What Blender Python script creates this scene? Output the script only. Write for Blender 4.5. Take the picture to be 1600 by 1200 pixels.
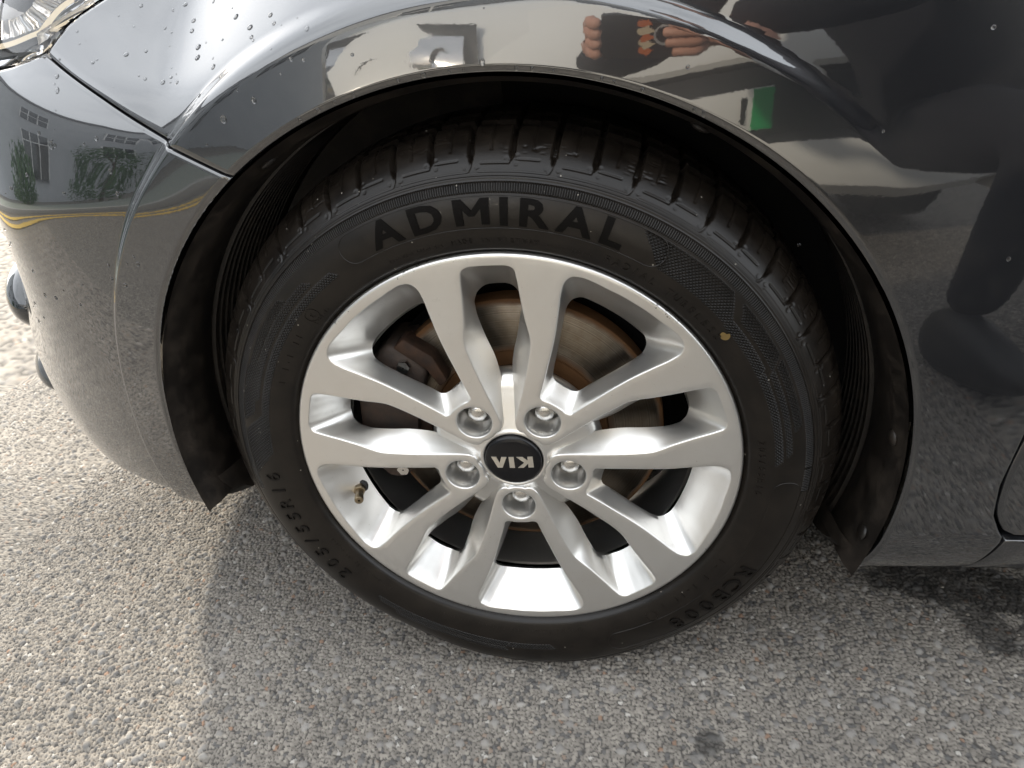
import bpy, bmesh, math, random
import numpy as np
from mathutils import Matrix, Vector
from mathutils.geometry import delaunay_2d_cdt

random.seed(7); rng = np.random.default_rng(7)
for o in list(bpy.data.objects): bpy.data.objects.remove(o)
scene = bpy.context.scene
COL = scene.collection
R_ = math.radians

# ------------------------------------------------------------------ camera
CAM = np.array([0.12967, -0.55754, 0.72962]); YAW, PITCH, ROLL = map(R_, (-12.102, 30.209, -7.382)); FPX = 1115.17
def cam_axes():
    fw = np.array([math.sin(YAW)*math.cos(PITCH), math.cos(YAW)*math.cos(PITCH), -math.sin(PITCH)])
    rt = np.array([math.cos(YAW), -math.sin(YAW), 0.]); up = np.cross(rt, fw)
    c, s = math.cos(ROLL), math.sin(ROLL)
    return c*rt + s*up, -s*rt + c*up, fw
RT, UP, FW = cam_axes()
cd = bpy.data.cameras.new('camera'); cam = bpy.data.objects.new('camera', cd); COL.objects.link(cam)
cd.sensor_fit = 'HORIZONTAL'; cd.sensor_width = 36; cd.lens = FPX/1600*36; cd.clip_start = 0.01; cd.clip_end = 3000
cam.matrix_world = Matrix([[RT[0], UP[0], -FW[0], CAM[0]], [RT[1], UP[1], -FW[1], CAM[1]], [RT[2], UP[2], -FW[2], CAM[2]], [0, 0, 0, 1]])
scene.camera = cam

# ------------------------------------------------------------------ sky, sun, exposure
SUN_EL, SUN_DIR = R_(20.5), np.array([-0.69, 0.724])            # horizontal direction towards the sun
w = bpy.data.worlds.new('World'); scene.world = w; w.use_nodes = True
nt = w.node_tree; nt.nodes.clear()
sky = nt.nodes.new('ShaderNodeTexSky'); sky.sky_type = 'NISHITA'; sky.sun_disc = False
sky.sun_elevation = SUN_EL; sky.sun_rotation = math.atan2(SUN_DIR[0], SUN_DIR[1]); sky.dust_density = 2.0; sky.air_density = 1.0
tc = nt.nodes.new('ShaderNodeTexCoord'); nz = nt.nodes.new('ShaderNodeTexNoise'); nz.inputs['Scale'].default_value = 2.2; nz.inputs['Detail'].default_value = 6; nz.inputs['Roughness'].default_value = .55
cr = nt.nodes.new('ShaderNodeValToRGB'); cr.color_ramp.elements[0].position = .28; cr.color_ramp.elements[1].position = .52; cr.color_ramp.elements[0].color = (.55, .55, .55, 1)
mx = nt.nodes.new('ShaderNodeMix'); mx.data_type = 'RGBA'; 
bg = nt.nodes.new('ShaderNodeBackground'); bg.inputs['Strength'].default_value = .10; wo = nt.nodes.new('ShaderNodeOutputWorld')
L = nt.links.new
va = nt.nodes.new('ShaderNodeVectorMath'); va.operation = 'MULTIPLY_ADD'; va.inputs[1].default_value = (.32, .32, .32); va.inputs[2].default_value = (12.4, 12.8, 13.2)
L(sky.outputs['Color'], va.inputs[0]); L(va.outputs[0], mx.inputs['B'])
L(tc.outputs['Generated'], nz.inputs['Vector']); L(nz.outputs['Fac'], cr.inputs['Fac']); L(cr.outputs['Color'], mx.inputs['Factor'])
L(sky.outputs['Color'], mx.inputs['A']); L(mx.outputs['Result'], bg.inputs['Color']); L(bg.outputs['Background'], wo.inputs['Surface'])
sl = bpy.data.lights.new('sun', 'SUN'); sl.energy = 3.9; sl.angle = R_(2.2); sl.color = (1, .88, .70)
so = bpy.data.objects.new('sun', sl); COL.objects.link(so)
sd = Vector((SUN_DIR[0]*math.cos(SUN_EL), SUN_DIR[1]*math.cos(SUN_EL), math.sin(SUN_EL))).normalized()
so.rotation_euler = sd.to_track_quat('Z', 'Y').to_euler(); so.location = (0, 0, 6)
vs_ = scene.view_settings; vs_.view_transform = 'Standard'; vs_.look = 'None'; vs_.exposure = 1.05; vs_.gamma = 1; vs_.use_curve_mapping = False
scene.render.resolution_x = 1024; scene.render.resolution_y = 768

# ------------------------------------------------------------------ materials
MATS = {}
def mat(name, col=(.5, .5, .5), rough=.5, metal=0., spec=.5, coat=0., coat_rough=.03, coat_ior=1.5, trans=0., ior=1.5, emis=None, emis_s=0):
    m = bpy.data.materials.new(name); m.use_nodes = True; b = m.node_tree.nodes['Principled BSDF']
    b.inputs['Base Color'].default_value = (*col, 1); b.inputs['Roughness'].default_value = rough; b.inputs['Metallic'].default_value = metal
    b.inputs['Specular IOR Level'].default_value = spec; b.inputs['Coat Weight'].default_value = coat; b.inputs['Coat Roughness'].default_value = coat_rough
    b.inputs['Coat IOR'].default_value = coat_ior; b.inputs['Transmission Weight'].default_value = trans; b.inputs['IOR'].default_value = ior
    if emis: b.inputs['Emission Color'].default_value = (*emis, 1); b.inputs['Emission Strength'].default_value = emis_s
    MATS[name] = m; return m
class NB:
    """tiny node builder for one material"""
    def __init__(s, m): s.t = m.node_tree; s.b = s.t.nodes['Principled BSDF']
    def n(s, typ, **kw):
        x = s.t.nodes.new(typ)
        for k, v in kw.items():
            if k in x.inputs: x.inputs[k].default_value = v
            else: setattr(x, k, v)
        return x
    def l(s, a, b): s.t.links.new(a, b)
    def math(s, op, a, b=None, c=None):
        x = s.t.nodes.new('ShaderNodeMath'); x.operation = op
        for i, v in enumerate((a, b, c)):
            if v is None: continue
            if isinstance(v, (int, float)): x.inputs[i].default_value = v
            else: s.l(v, x.inputs[i])
        return x.outputs[0]
    def ramp(s, fac, stops):
        r = s.t.nodes.new('ShaderNodeValToRGB'); e = r.color_ramp.elements
        while len(e) < len(stops): e.new(.5)
        for el, (p, c) in zip(e, stops): el.position = p; el.color = (*c, 1) if not isinstance(c, float) else (c, c, c, 1)
        s.l(fac, r.inputs['Fac']); return r.outputs['Color']
    def noise(s, scale, detail=3, rough=.5, vec=None):
        x = s.n('ShaderNodeTexNoise', Scale=scale, Detail=detail, Roughness=rough)
        if vec is None: vec = s.obj()
        s.l(vec, x.inputs['Vector']); return x.outputs['Fac']
    def obj(s):
        if not hasattr(s, '_o'): s._o = s.n('ShaderNodeTexCoord').outputs['Object']
        return s._o
    def attr(s, name, kind='Fac'): return s.n('ShaderNodeAttribute', attribute_name=name).outputs[kind]
    def bump(s, h, strength, dist, prev=None):
        x = s.n('ShaderNodeBump', Strength=strength, Distance=dist); s.l(h, x.inputs['Height'])
        if prev is not None: s.l(prev, x.inputs['Normal'])
        return x.outputs['Normal']
    def mix(s, f, a, b, blend='MIX'):
        x = s.t.nodes.new('ShaderNodeMix'); x.data_type = 'RGBA'; x.blend_type = blend
        for key, v in (('Factor', f), ('A', a), ('B', b)):
            i = [q for q in x.inputs if q.name == key and (q.type == 'RGBA' or key == 'Factor')][0]
            if isinstance(v, (int, float)): i.default_value = v
            elif isinstance(v, tuple): i.default_value = (*v, 1)
            else: s.l(v, i)
        return [q for q in x.outputs if q.type == 'RGBA'][0]

def m_paint():
    m = mat('car_paint', (.012, .0125, .014), .22, 0, .5, 1, .018, 2.0); B = NB(m)
    dust = B.noise(60, 6, .7); big = B.noise(5, 3)
    d = B.math('MULTIPLY', B.ramp(dust, [(.5, 0.), (.8, 1.)]), B.ramp(big, [(.35, .15), (.75, 1.)]))
    B.l(B.mix(B.math('MULTIPLY', d, .05), (.007, .0075, .009), (.22, .2, .17)), B.b.inputs['Base Color'])
    B.l(B.math('MULTIPLY_ADD', d, .05, .016), B.b.inputs['Coat Roughness'])
    op = B.noise(420, 2, .5); B.l(B.bump(op, .004, .001), B.b.inputs['Coat Normal'])
m_paint()
mat('black_trim', (.013, .013, .013), .35, 0, .5)
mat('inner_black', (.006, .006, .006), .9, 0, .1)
def m_liner():
    m = mat('liner_plastic', (.012, .011, .010), .42, 0, .45); B = NB(m); n = B.noise(30, 5, .7); d = B.ramp(n, [(.45, 0.), (.8, 1.)])
    B.l(B.mix(B.math('MULTIPLY', d, .42), (.0105, .0085, .0070), (.085, .066, .050)), B.b.inputs['Base Color'])
    B.l(B.math('MULTIPLY_ADD', n, .35, .28), B.b.inputs['Roughness']); B.l(B.bump(B.noise(900, 2), .15, .001), B.b.inputs['Normal'])
m_liner()
def m_rim():
    m = mat('alloy_silver', (.71, .700, .675), .30, .90, .5, .35, .12); B = NB(m)
    fl = B.noise(2600, 1, .5); n = B.noise(9, 5, .65); gr = B.noise(55, 5, .75)
    base = B.mix(B.math('MULTIPLY', B.ramp(n, [(.4, 0.), (.75, 1.)]), .25), (.71, .700, .675), (.57, .50, .42))
    base = B.mix(B.math('MULTIPLY', B.ramp(gr, [(.62, 0.), (.8, 1.)]), .25), base, (.22, .19, .16))
    sp = B.n('ShaderNodeSeparateXYZ'); B.l(B.obj(), sp.inputs[0]); zz = B.math('SUBTRACT', sp.outputs[2], .305)
    rad = B.math('SQRT', B.math('ADD', B.math('MULTIPLY', sp.outputs[0], sp.outputs[0]), B.math('MULTIPLY', zz, zz)))
    B.l(B.math('MULTIPLY_ADD', gr, .20, .22), B.b.inputs['Roughness'])
    chip = B.math('MULTIPLY', B.math('GREATER_THAN', B.noise(230, 4, .7), .60), B.math('MULTIPLY', B.math('GREATER_THAN', rad, .2158), B.math('GREATER_THAN', B.noise(14, 2), .57)))
    base = B.mix(B.math('MULTIPLY', chip, .85), base, (.10, .095, .09))
    pit = B.math('MULTIPLY', B.math('GREATER_THAN', B.noise(420, 2, .5), .77), .6); base = B.mix(pit, base, (.30, .24, .18))
    B.l(B.mix(B.math('MULTIPLY', fl, .12), base, (.82, .81, .79)), B.b.inputs['Base Color'])
    B.l(B.bump(fl, .05, .0006), B.b.inputs['Normal'])
m_rim()
mat('chrome', (.75, .75, .76), .12, 1)
mat('nut_steel', (.62, .61, .59), .24, 1)
mat('valve_brass', (.26, .21, .14), .4, 1)
mat('rubber_black', (.012, .012, .012), .6)
mat('cap_black', (.004, .004, .005), .22, 0, .35)
mat('emblem_silver', (.72, .68, .60), .28, .9)
def m_tyre():
    m = mat('tyre_rubber', (.01, .009, .008), .5, 0, .32); B = NB(m)
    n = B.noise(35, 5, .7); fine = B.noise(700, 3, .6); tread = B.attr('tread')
    dirt_flare = B.math('MULTIPLY', B.ramp(n, [(.35, 0.), (.75, 1.)]), B.math('MULTIPLY_ADD', tread, .08, .10))  # tyre dirt, with the brown cast of lens flare painted in on the sidewall
    spk = B.n('ShaderNodeTexVoronoi', Scale=230.); B.l(B.obj(), spk.inputs['Vector'])
    sp2 = B.n('ShaderNodeSeparateColor'); B.l(spk.outputs['Color'], sp2.inputs['Color'])
    dots = B.math('MULTIPLY', B.math('LESS_THAN', spk.outputs['Distance'], .17), B.math('GREATER_THAN', sp2.outputs['Red'], .978))
    c = B.mix(dirt_flare, (.0048, .0036, .0027), (.075, .058, .043))
    c = B.mix(B.math('MULTIPLY', dots, .55), c, (.36, .33, .28))
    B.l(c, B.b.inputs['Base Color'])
    B.l(B.math('ADD', B.math('MULTIPLY_ADD', n, .16, .24), B.math('MULTIPLY', tread, .02)), B.b.inputs['Roughness'])
    tv = B.attr('tuv', 'Vector'); sx = B.n('ShaderNodeSeparateXYZ'); B.l(tv, sx.inputs[0]); u, v = sx.outputs[0], sx.outputs[1]
    k1 = B.math('ABSOLUTE', B.math('SINE', B.math('MULTIPLY', B.math('ADD', u, v), .85))); k2 = B.math('ABSOLUTE', B.math('SINE', B.math('MULTIPLY', B.math('SUBTRACT', u, v), .85)))
    kn = B.math('MULTIPLY', B.math('MINIMUM', k1, k2), B.attr('knurl'))
    st = B.math('MULTIPLY', B.math('ABSOLUTE', B.math('SINE', B.math('MULTIPLY', u, 1.6))), B.attr('strip'))
    h = B.math('ADD', B.math('MULTIPLY', kn, 1.0), B.math('MULTIPLY', st, .7))
    nrm = B.bump(h, 1., .0022); nrm = B.bump(fine, .10, .0006, nrm); nrm = B.bump(dots, .5, .001, nrm)
    B.l(nrm, B.b.inputs['Normal'])
m_tyre()
mat('tyre_letter_worn', (.0036, .0028, .0022), .42, 0, .22)
mat('tyre_letter', (.0025, .0020, .0016), .6, 0, .08)
mat('yellow_mark', (.14, .09, .025), .6)
def m_disc():
    m = mat('brake_disc_metal', (.3, .28, .25), .35, 1); B = NB(m)
    sp = B.n('ShaderNodeSeparateXYZ'); B.l(B.obj(), sp.inputs[0])
    r = B.math('SQRT', B.math('ADD', B.math('MULTIPLY', sp.outputs[0], sp.outputs[0]), B.math('MULTIPLY', sp.outputs[2], sp.outputs[2])))
    rings = B.n('ShaderNodeTexNoise', noise_dimensions='1D', Scale=900., Detail=4.); B.l(r, rings.inputs['W'])
    wob = B.math('MULTIPLY_ADD', B.math('SUBTRACT', B.noise(25, 4, .7), .5), .010, r)
    rust = B.ramp(wob, [(.092/.2, 1.), (.101/.2, 0.), (.141/.2, 0.), (.147/.2, 1.)])
    # ramp works on 0..1, so the radius is scaled first
    rs = B.math('MULTIPLY', wob, 5.0)
    rust = B.ramp(rs, [(.462, 1.), (.500, 0.), (.712, 0.), (.736, 1.)])
    pat = B.ramp(B.noise(120, 4, .7), [(.35, 0.), (.8, .8)])
    col = B.mix(rings.outputs['Fac'], (.07, .058, .047), (.27, .235, .19)); col = B.mix(B.math('MULTIPLY', pat, .5), col, (.10, .06, .03)); col = B.mix(rust, col, (.115, .052, .016))
    B.l(col, B.b.inputs['Base Color']); B.l(B.math('SUBTRACT', 1., B.math('MULTIPLY', rust, .85)), B.b.inputs['Metallic'])
    B.l(B.math('MULTIPLY_ADD', rust, .45, .34), B.b.inputs['Roughness']); B.l(B.bump(rings.outputs['Fac'], .25, .0008), B.b.inputs['Normal'])
m_disc()
def m_rusty(name, a, b, rough=.75):
    m = mat(name, a, rough, 0, .4); B = NB(m); n = B.noise(40, 5, .7)
    B.l(B.mix(B.ramp(n, [(.35, 0.), (.7, 1.)]), a, b), B.b.inputs['Base Color']); B.l(B.bump(B.noise(220, 4, .7), .4, .001), B.b.inputs['Normal'])
m_rusty('rusty_iron', (.018, .010, .006), (.055, .025, .012)); m_rusty('caliper_iron', (.040, .034, .030), (.075, .048, .034), .6)
def m_ground():
    m = mat('asphalt', (.2, .2, .2), .85, 0, .35); B = NB(m)
    c = B.n('ShaderNodeAttribute', attribute_name='stone').outputs['Color']
    big = B.noise(2.2, 4, .6); c = B.mix(B.math('MULTIPLY', B.ramp(big, [(.35, 0.), (.7, 1.)]), .22), c, (.12, .115, .11), 'MIX')
    fn = B.noise(900, 3, .7); c = B.mix(B.math('MULTIPLY', fn, .35), c, (.10, .095, .09))
    B.l(c, B.b.inputs['Base Color']); wet = B.attr('wet')
    B.l(B.math('SUBTRACT', .85, B.math('MULTIPLY', wet, .45)), B.b.inputs['Roughness']); B.l(B.bump(fn, .5, .0012), B.b.inputs['Normal'])
m_ground()
def m_far_ground():
    m = mat('asphalt_far', (.2, .19, .18), .9, 0, .3); B = NB(m)
    vo = B.n('ShaderNodeTexVoronoi', Scale=170.); B.l(B.obj(), vo.inputs['Vector'])
    sp = B.n('ShaderNodeSeparateColor'); B.l(vo.outputs['Color'], sp.inputs['Color'])
    c = B.ramp(sp.outputs['Red'], [(0., (.13, .12, .11)), (.5, (.24, .225, .20)), (1., (.42, .39, .34))]); d = B.ramp(vo.outputs['Distance'], [(.3, 0.), (.75, 1.)])
    c = B.mix(B.math('MULTIPLY', d, .8), c, (.05, .048, .045)); B.l(B.mix(B.math('MULTIPLY', B.ramp(B.noise(.5, 4), [(.4, 0.), (.7, 1.)]), .3), c, (.15, .13, .12)), B.b.inputs['Base Color'])
    B.l(B.bump(B.math('SUBTRACT', 1., vo.outputs['Distance']), .8, .004), B.b.inputs['Normal'])
m_far_ground()
mat('lens_clear', (.97, .97, .98), .03, 0, .5, 0, trans=1., ior=1.45)
mat('lens_pale', (.07, .07, .07), .15, .2, .4); mat('reflector', (.80, .80, .80), .10, 1)
mat('lamp_housing', (.20, .20, .20), .3, .6)
mat('water', (1, 1, 1), .01, 0, .5, trans=1., ior=1.33)
mat('white_paint', (.80, .80, .78), .3, 0, .5, 1, .03)
mat('glass_dark', (.012, .014, .016), .04, 0, .6, 1, .01)
mat('grille_black', (.012, .012, .014), .5)
mat('plate_white', (.80, .80, .78), .4); mat('plate_green', (.0, .33, .09), .4); mat('plate_text', (.01, .01, .01), .4)
mat('cloth_dark', (.020, .020, .024), .9, 0, .2); mat('cloth_navy', (.016, .018, .032), .9, 0, .2); mat('shoe_black', (.012, .012, .013), .5)
mat('skin', (.52, .27, .19), .5, 0, .4); mat('hair', (.035, .022, .014), .6)
mat('phone_case', (.014, .014, .015), .45); mat('sticker_orange', (.62, .16, .04), .5); mat('sticker_cream', (.7, .58, .40), .5); mat('ring_grey', (.42, .42, .42), .35)
mat('road_yellow', (.55, .36, .05), .8); mat('pavement_grey', (.20, .22, .19), .9); mat('kerb_stone', (.32, .31, .29), .85)
def m_clad():
    m = mat('cladding_grey', (.42, .44, .46), .5); B = NB(m); n = B.noise(1.5, 4); B.l(B.mix(n, (.36, .38, .40), (.52, .53, .54)), B.b.inputs['Base Color'])
m_clad(); mat('brick_brown', (.24, .14, .10), .9); mat('leaf_green', (.05, .11, .03), .7); mat('bark', (.09, .06, .04), .9); mat('red_plate', (.5, .03, .03), .5)

# ------------------------------------------------------------------ helpers
def tag(o, label=None, cat=None, group=None, kind=None):
    for k, v in (('label', label), ('category', cat), ('group', group), ('kind', kind)):
        if v: o[k] = v
    return o
def empty(name, loc, label, cat, group=None):
    o = bpy.data.objects.new(name, None); COL.objects.link(o); o.location = loc; o.empty_display_size = .1
    return tag(o, label, cat, group)
def add(name, me, m, parent=None):
    o = bpy.data.objects.new(name, me); COL.objects.link(o)
    if m: me.materials.append(MATS[m])
    if parent: set_parent(o, parent)
    return o
def set_parent(o, parent):
    o.parent = parent
    # all parents are unrotated here, so the offset is only their world location
    p = Vector((0, 0, 0)); q = parent
    while q: p = p + q.location; q = q.parent
    o.location = o.location - p
def mesh(name, V, F, m=None, parent=None, smooth=True, recalc=False, angle=None):
    me = bpy.data.meshes.new(name)
    V = np.asarray(V, np.float32)
    if isinstance(F, np.ndarray) and F.ndim == 2:
        k = F.shape[1]; me.vertices.add(len(V)); me.vertices.foreach_set('co', V.ravel()); me.loops.add(F.size); me.loops.foreach_set('vertex_index', F.ravel().astype(np.int32))
        me.polygons.add(len(F)); me.polygons.foreach_set('loop_start', np.arange(0, F.size, k, dtype=np.int32)); me.update(calc_edges=True)
    else:
        me.from_pydata([tuple(map(float, v)) for v in V], [], [tuple(int(i) for i in f) for f in F])
    if recalc:
        bm = bmesh.new(); bm.from_mesh(me); bmesh.ops.recalc_face_normals(bm, faces=bm.faces); bm.to_mesh(me); bm.free()
    me.polygons.foreach_set('use_smooth', np.full(len(me.polygons), smooth))
    if angle is not None and smooth: me.set_sharp_from_angle(angle=R_(angle))
    me.validate(); me.update()
    return add(name, me, m, parent)
def grid_faces(ni, nj, wrap=False):
    i, j = np.meshgrid(np.arange(ni if wrap else ni-1), np.arange(nj-1), indexing='ij'); a = i*nj + j; b = ((i+1) % ni)*nj + j
    return np.stack([a, b, b+1, a+1], -1).reshape(-1, 4)
def lathe(name, prof, n, m, parent=None, c=(0, 0, 0), a0=0, a1=2*math.pi, smooth=True, angle=40):
    P = np.array(prof, float); full = abs(a1-a0-2*math.pi) < 1e-6
    th = np.linspace(a0, a1, n, endpoint=not full)
    V = np.stack([np.outer(np.cos(th), P[:, 0])+c[0], np.tile(P[:, 1], (n, 1))+c[1], np.outer(np.sin(th), P[:, 0])+c[2]], -1).reshape(-1, 3)
    return mesh(name, V, grid_faces(n, len(P), full), m, parent, smooth, True, angle)
def box_bm(bm, c, s, rot=None):
    r = bmesh.ops.create_cube(bm, size=1); M = Matrix.Translation(c) @ (rot.to_4x4() if rot else Matrix()) @ Matrix.Diagonal((*s, 1)); bmesh.ops.transform(bm, matrix=M, verts=r['verts']); return r['verts']
def bm_obj(name, bm, m, parent=None, smooth=False, bevel=0, seg=2, angle=40):
    if bevel:
        bmesh.ops.bevel(bm, geom=[e for e in bm.edges if len(e.link_faces) == 2 and e.calc_face_angle(0) > .35], offset=bevel, segments=seg, affect='EDGES', profile=.5)
    bmesh.ops.recalc_face_normals(bm, faces=bm.faces)
    me = bpy.data.meshes.new(name); bm.to_mesh(me); bm.free()
    me.polygons.foreach_set('use_smooth', np.full(len(me.polygons), smooth or bool(bevel)))
    if smooth or bevel: me.set_sharp_from_angle(angle=R_(angle))
    return add(name, me, m, parent)
def prism(name, pts, axis_pts, m, parent=None, bevel=0):
    """closed outline in 3-D (list of points) extruded by a vector"""
    bm = bmesh.new(); a = [bm.verts.new(p) for p in pts]; f = bm.faces.new(a); r = bmesh.ops.extrude_face_region(bm, geom=[f]); bmesh.ops.translate(bm, vec=axis_pts, verts=[v for v in r['geom'] if isinstance(v, bmesh.types.BMVert)])
    return bm_obj(name, bm, m, parent, bevel=bevel)
def cr_curve(P, k, closed=False):
    """Catmull-Rom through P, k samples a segment"""
    P = np.asarray(P, float); n = len(P)
    if closed: Q = np.vstack([P[-1], P, P[0], P[1]]); segs = n
    else: Q = np.vstack([2*P[0]-P[1], P, 2*P[-1]-P[-2]]); segs = n-1
    out = []; t = np.linspace(0, 1, k, endpoint=False)[:, None]
    for i in range(segs):
        a, b, c, d = Q[i], Q[i+1], Q[i+2], Q[i+3]
        # cardinal tension .5 scaled by chord so uneven spacing does not overshoot
        l1 = np.linalg.norm(b-a)+1e-9; l2 = np.linalg.norm(c-b)+1e-9; l3 = np.linalg.norm(d-c)+1e-9
        m1 = ((b-a)/l1*l2 + (c-b)/l2*l1)/(l1+l2)*l2; m2 = ((c-b)/l2*l3 + (d-c)/l3*l2)/(l2+l3)*l2
        out.append((2*t**3-3*t**2+1)*b + (t**3-2*t**2+t)*m1 + (-2*t**3+3*t**2)*c + (t**3-t**2)*m2)
    if not closed: out.append(P[-1:])
    return np.vstack(out)
sst = lambda x: np.clip(x, 0, 1)**2*(3-2*np.clip(x, 0, 1))

ZC = 0.305
# ------------------------------------------------------------------ ground
def hash2(i, j, k):
    i = i.astype(np.int64).astype(np.uint64); j = j.astype(np.int64).astype(np.uint64)
    h = (i*np.uint64(374761393) + j*np.uint64(668265263) + np.uint64(k*982451653)) & np.uint64(0xffffffff)
    h ^= h >> np.uint64(13); h = (h*np.uint64(1274126177)) & np.uint64(0xffffffff); h ^= h >> np.uint64(16); h = (h*np.uint64(2246822519)) & np.uint64(0xffffffff); h ^= h >> np.uint64(15)
    return (h & np.uint64(0xffffff)).astype(np.float64)/0xffffff
def vnoise(x, y, k=0):
    i, j = np.floor(x), np.floor(y); fx, fy = sst(x-i), sst(y-j); i = i+5000; j = j+5000
    a, b, c, d = hash2(i, j, k), hash2(i+1, j, k), hash2(i, j+1, k), hash2(i+1, j+1, k)
    return (a*(1-fx)+b*fx)*(1-fy) + (c*(1-fx)+d*fx)*fy
def stones(x, y, cell, k):
    X, Y = x/cell+20000, y/cell+20000; i0, j0 = np.floor(X), np.floor(Y)
    best = np.full(x.shape, 9.); second = np.full(x.shape, 9.); bi = np.zeros(x.shape); bj = np.zeros(x.shape)
    for di in (-1, 0, 1):
        for dj in (-1, 0, 1):
            i, j = i0+di, j0+dj
            px = i+.5+.85*(hash2(i, j, k)-.5); py = j+.5+.85*(hash2(i, j, k+1)-.5); a = hash2(i, j, k+2)*3.14; e = .75+.5*hash2(i, j, k+3)
            ux, uy = X-px, Y-py; u = (ux*np.cos(a)+uy*np.sin(a))*e; v = (-ux*np.sin(a)+uy*np.cos(a))/e
            d = np.sqrt(u*u+v*v); closer = d < best
            second = np.where(closer, best, np.minimum(second, d)); best = np.where(closer, d, best); bi = np.where(closer, i, bi); bj = np.where(closer, j, bj)
    return best, second-best, bi, bj
def make_ground():
    # fine in the part of the ground that is looked at, coarser away from it
    def axis(stops):
        out = [stops[0][0]]
        for (a, st), (b, _) in zip(stops[:-1], stops[1:]): out += list(np.linspace(a, b, max(2, int((b-a)/st)))[1:])
        return np.array(out)
    xs = axis([(-3.2, .014), (-1.35, .004), (-.88, .00142), (.70, .01), (1.1, .01)]); ys = axis([(-.75, .008), (-.24, .00138), (.38, .0027), (.72, .012), (2.4, .01)])
    x, y = np.meshgrid(xs, ys, indexing='ij')
    xw = x + .0012*(vnoise(x*300, y*300, 5)-.5); yw = y + .0012*(vnoise(x*300, y*300, 6)-.5)
    d, gap, bi, bj = stones(xw, yw, .0049, 11)
    hh = hash2(bi, bj, 31); t = hash2(bi, bj, 32); t2 = hash2(bi, bj, 33)
    dome = np.clip(1-(d/.74)**2, 0, 1)**.55 * sst(gap/.22)
    z = -.0024 + dome*(.0010+.0017*hh) + .0006*(vnoise(x*700, y*700, 8)-.5) + .002*(vnoise(x*14, y*14, 9)-.5)
    A = np.array([.225, .202, .174]); B_ = np.array([.38, .345, .295]); Dk = np.array([.125, .12, .115])
    c = A + (B_-A)*(t**1.5)[..., None]; c = np.where((t < .09)[..., None], Dk, c)
    c = np.where((t2 > .985)[..., None], np.array([.55, .52, .47]), c); c = np.where((t2 < .004)[..., None], np.array([.33, .20, .13]), c); c = np.where(((t2 > .02) & (t2 < .04))[..., None], np.array([.30, .225, .17]), c)
    bit = np.array([.062, .056, .050]); c = bit + (c-bit)*sst(dome*2.2)[..., None]
    d2, gap2, i2, j2 = stones(xw+3.1, yw-1.7, .0105, 61); big_ = (hash2(i2, j2, 71) > .88) & (d2 < .40+.12*hash2(i2, j2, 72)); rr2 = .40+.12*hash2(i2, j2, 72)
    dm = np.where(big_, np.sqrt(np.clip(1-(d2/rr2)**2, 0, 1)), 0); z = np.where(big_, np.maximum(z, -.0022+dm*.0032), z); tb = hash2(i2, j2, 73)
    cb = np.array([.17, .16, .15])+(np.array([.36, .34, .31])-np.array([.17, .16, .15]))*tb[..., None]; c = np.where((big_ & (dm > .25))[..., None], cb, c)
    # worn hollows where bitumen shows between the chips
    worn = sst((vnoise(x*26, y*26, 91)*.6+vnoise(x*75, y*75, 92)*.4-.62)/.14); z = z-.0009*worn; c = c*(1-.16*worn)[..., None]; pale = sst((vnoise(x*5+9, y*5, 93)-.5)/.3); c = c*(1+.14*pale-.07)[..., None]
    # oily damp stains with outlines of their own
    wob = .35*(vnoise(x*22, y*22, 41)-.5) + .25*(vnoise(x*60, y*60, 42)-.5) + .15*(vnoise(x*170, y*170, 43)-.5)
    def blob(cx, cy, rx, ry, ang): 
        ca, sa = math.cos(ang), math.sin(ang); u = ((x-cx)*ca+(y-cy)*sa)/rx; v = (-(x-cx)*sa+(y-cy)*ca)/ry
        return sst((1.15-np.sqrt(u*u+v*v)+wob)*2.6)
    wet = np.maximum.reduce([blob(.52, .150, .11, .045, -.2), blob(.61, .07, .075, .06, .2), blob(.525, .085, .03, .05, .3)*.9, blob(.190, -.083, .014, .016, 0)*.9, blob(.42, .32, .2, .1, 0)*.8])
    wet *= .75+.25*vnoise(x*90, y*90, 44)
    c = c*(1-.93*wet)[..., None]
    n = x.size; V = np.stack([x, y, z], -1).reshape(-1, 3)
    o = mesh('asphalt_surface', V, grid_faces(len(xs), len(ys))[:, ::-1].copy(), 'asphalt', None, True)
    at = o.data.color_attributes.new('stone', 'FLOAT_COLOR', 'POINT'); at.data.foreach_set('color', np.concatenate([c.reshape(-1, 3), np.ones((n, 1))], 1).astype(np.float32).ravel())
    at = o.data.attributes.new('wet', 'FLOAT', 'POINT'); at.data.foreach_set('value', wet.astype(np.float32).ravel())
    return tag(o, 'coarse grey asphalt with pale exposed stones under the car', None, None, 'structure')
make_ground()
g = mesh('ground', [(-900, -900, -.009), (900, -900, -.009), (900, 900, -.009), (-900, 900, -.009)], [(0, 1, 2, 3)], 'asphalt_far'); tag(g, 'asphalt car park ground', None, None, 'structure')

def grit():
    r_ = np.random.default_rng(5); bm = bmesh.new()
    for k in range(170):
        if k < 25: x, y = r_.normal(.56, .07), r_.normal(.08, .05)
        elif k < 100: x, y = r_.uniform(-.12, .34), r_.uniform(-.02, .05)*1.4-.012
        else: x, y = r_.uniform(-.9, .7), r_.uniform(-.22, .2)
        sz = r_.uniform(.0012, .0030); q = bmesh.ops.create_icosphere(bm, subdivisions=1, radius=sz)
        for v in q['verts']: v.co = Vector((v.co.x*r_.uniform(.8, 1.4)+x, v.co.y*r_.uniform(.7, 1.2)+y, v.co.z*.65+sz*.35+.0002))
    tag(bm_obj('grit', bm, 'grit_stone', None, smooth=True, angle=30), 'loose pale grit lying on the asphalt', 'grit', None, 'stuff')
mat('grit_stone', (.22, .20, .17), .85)
grit()

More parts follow.
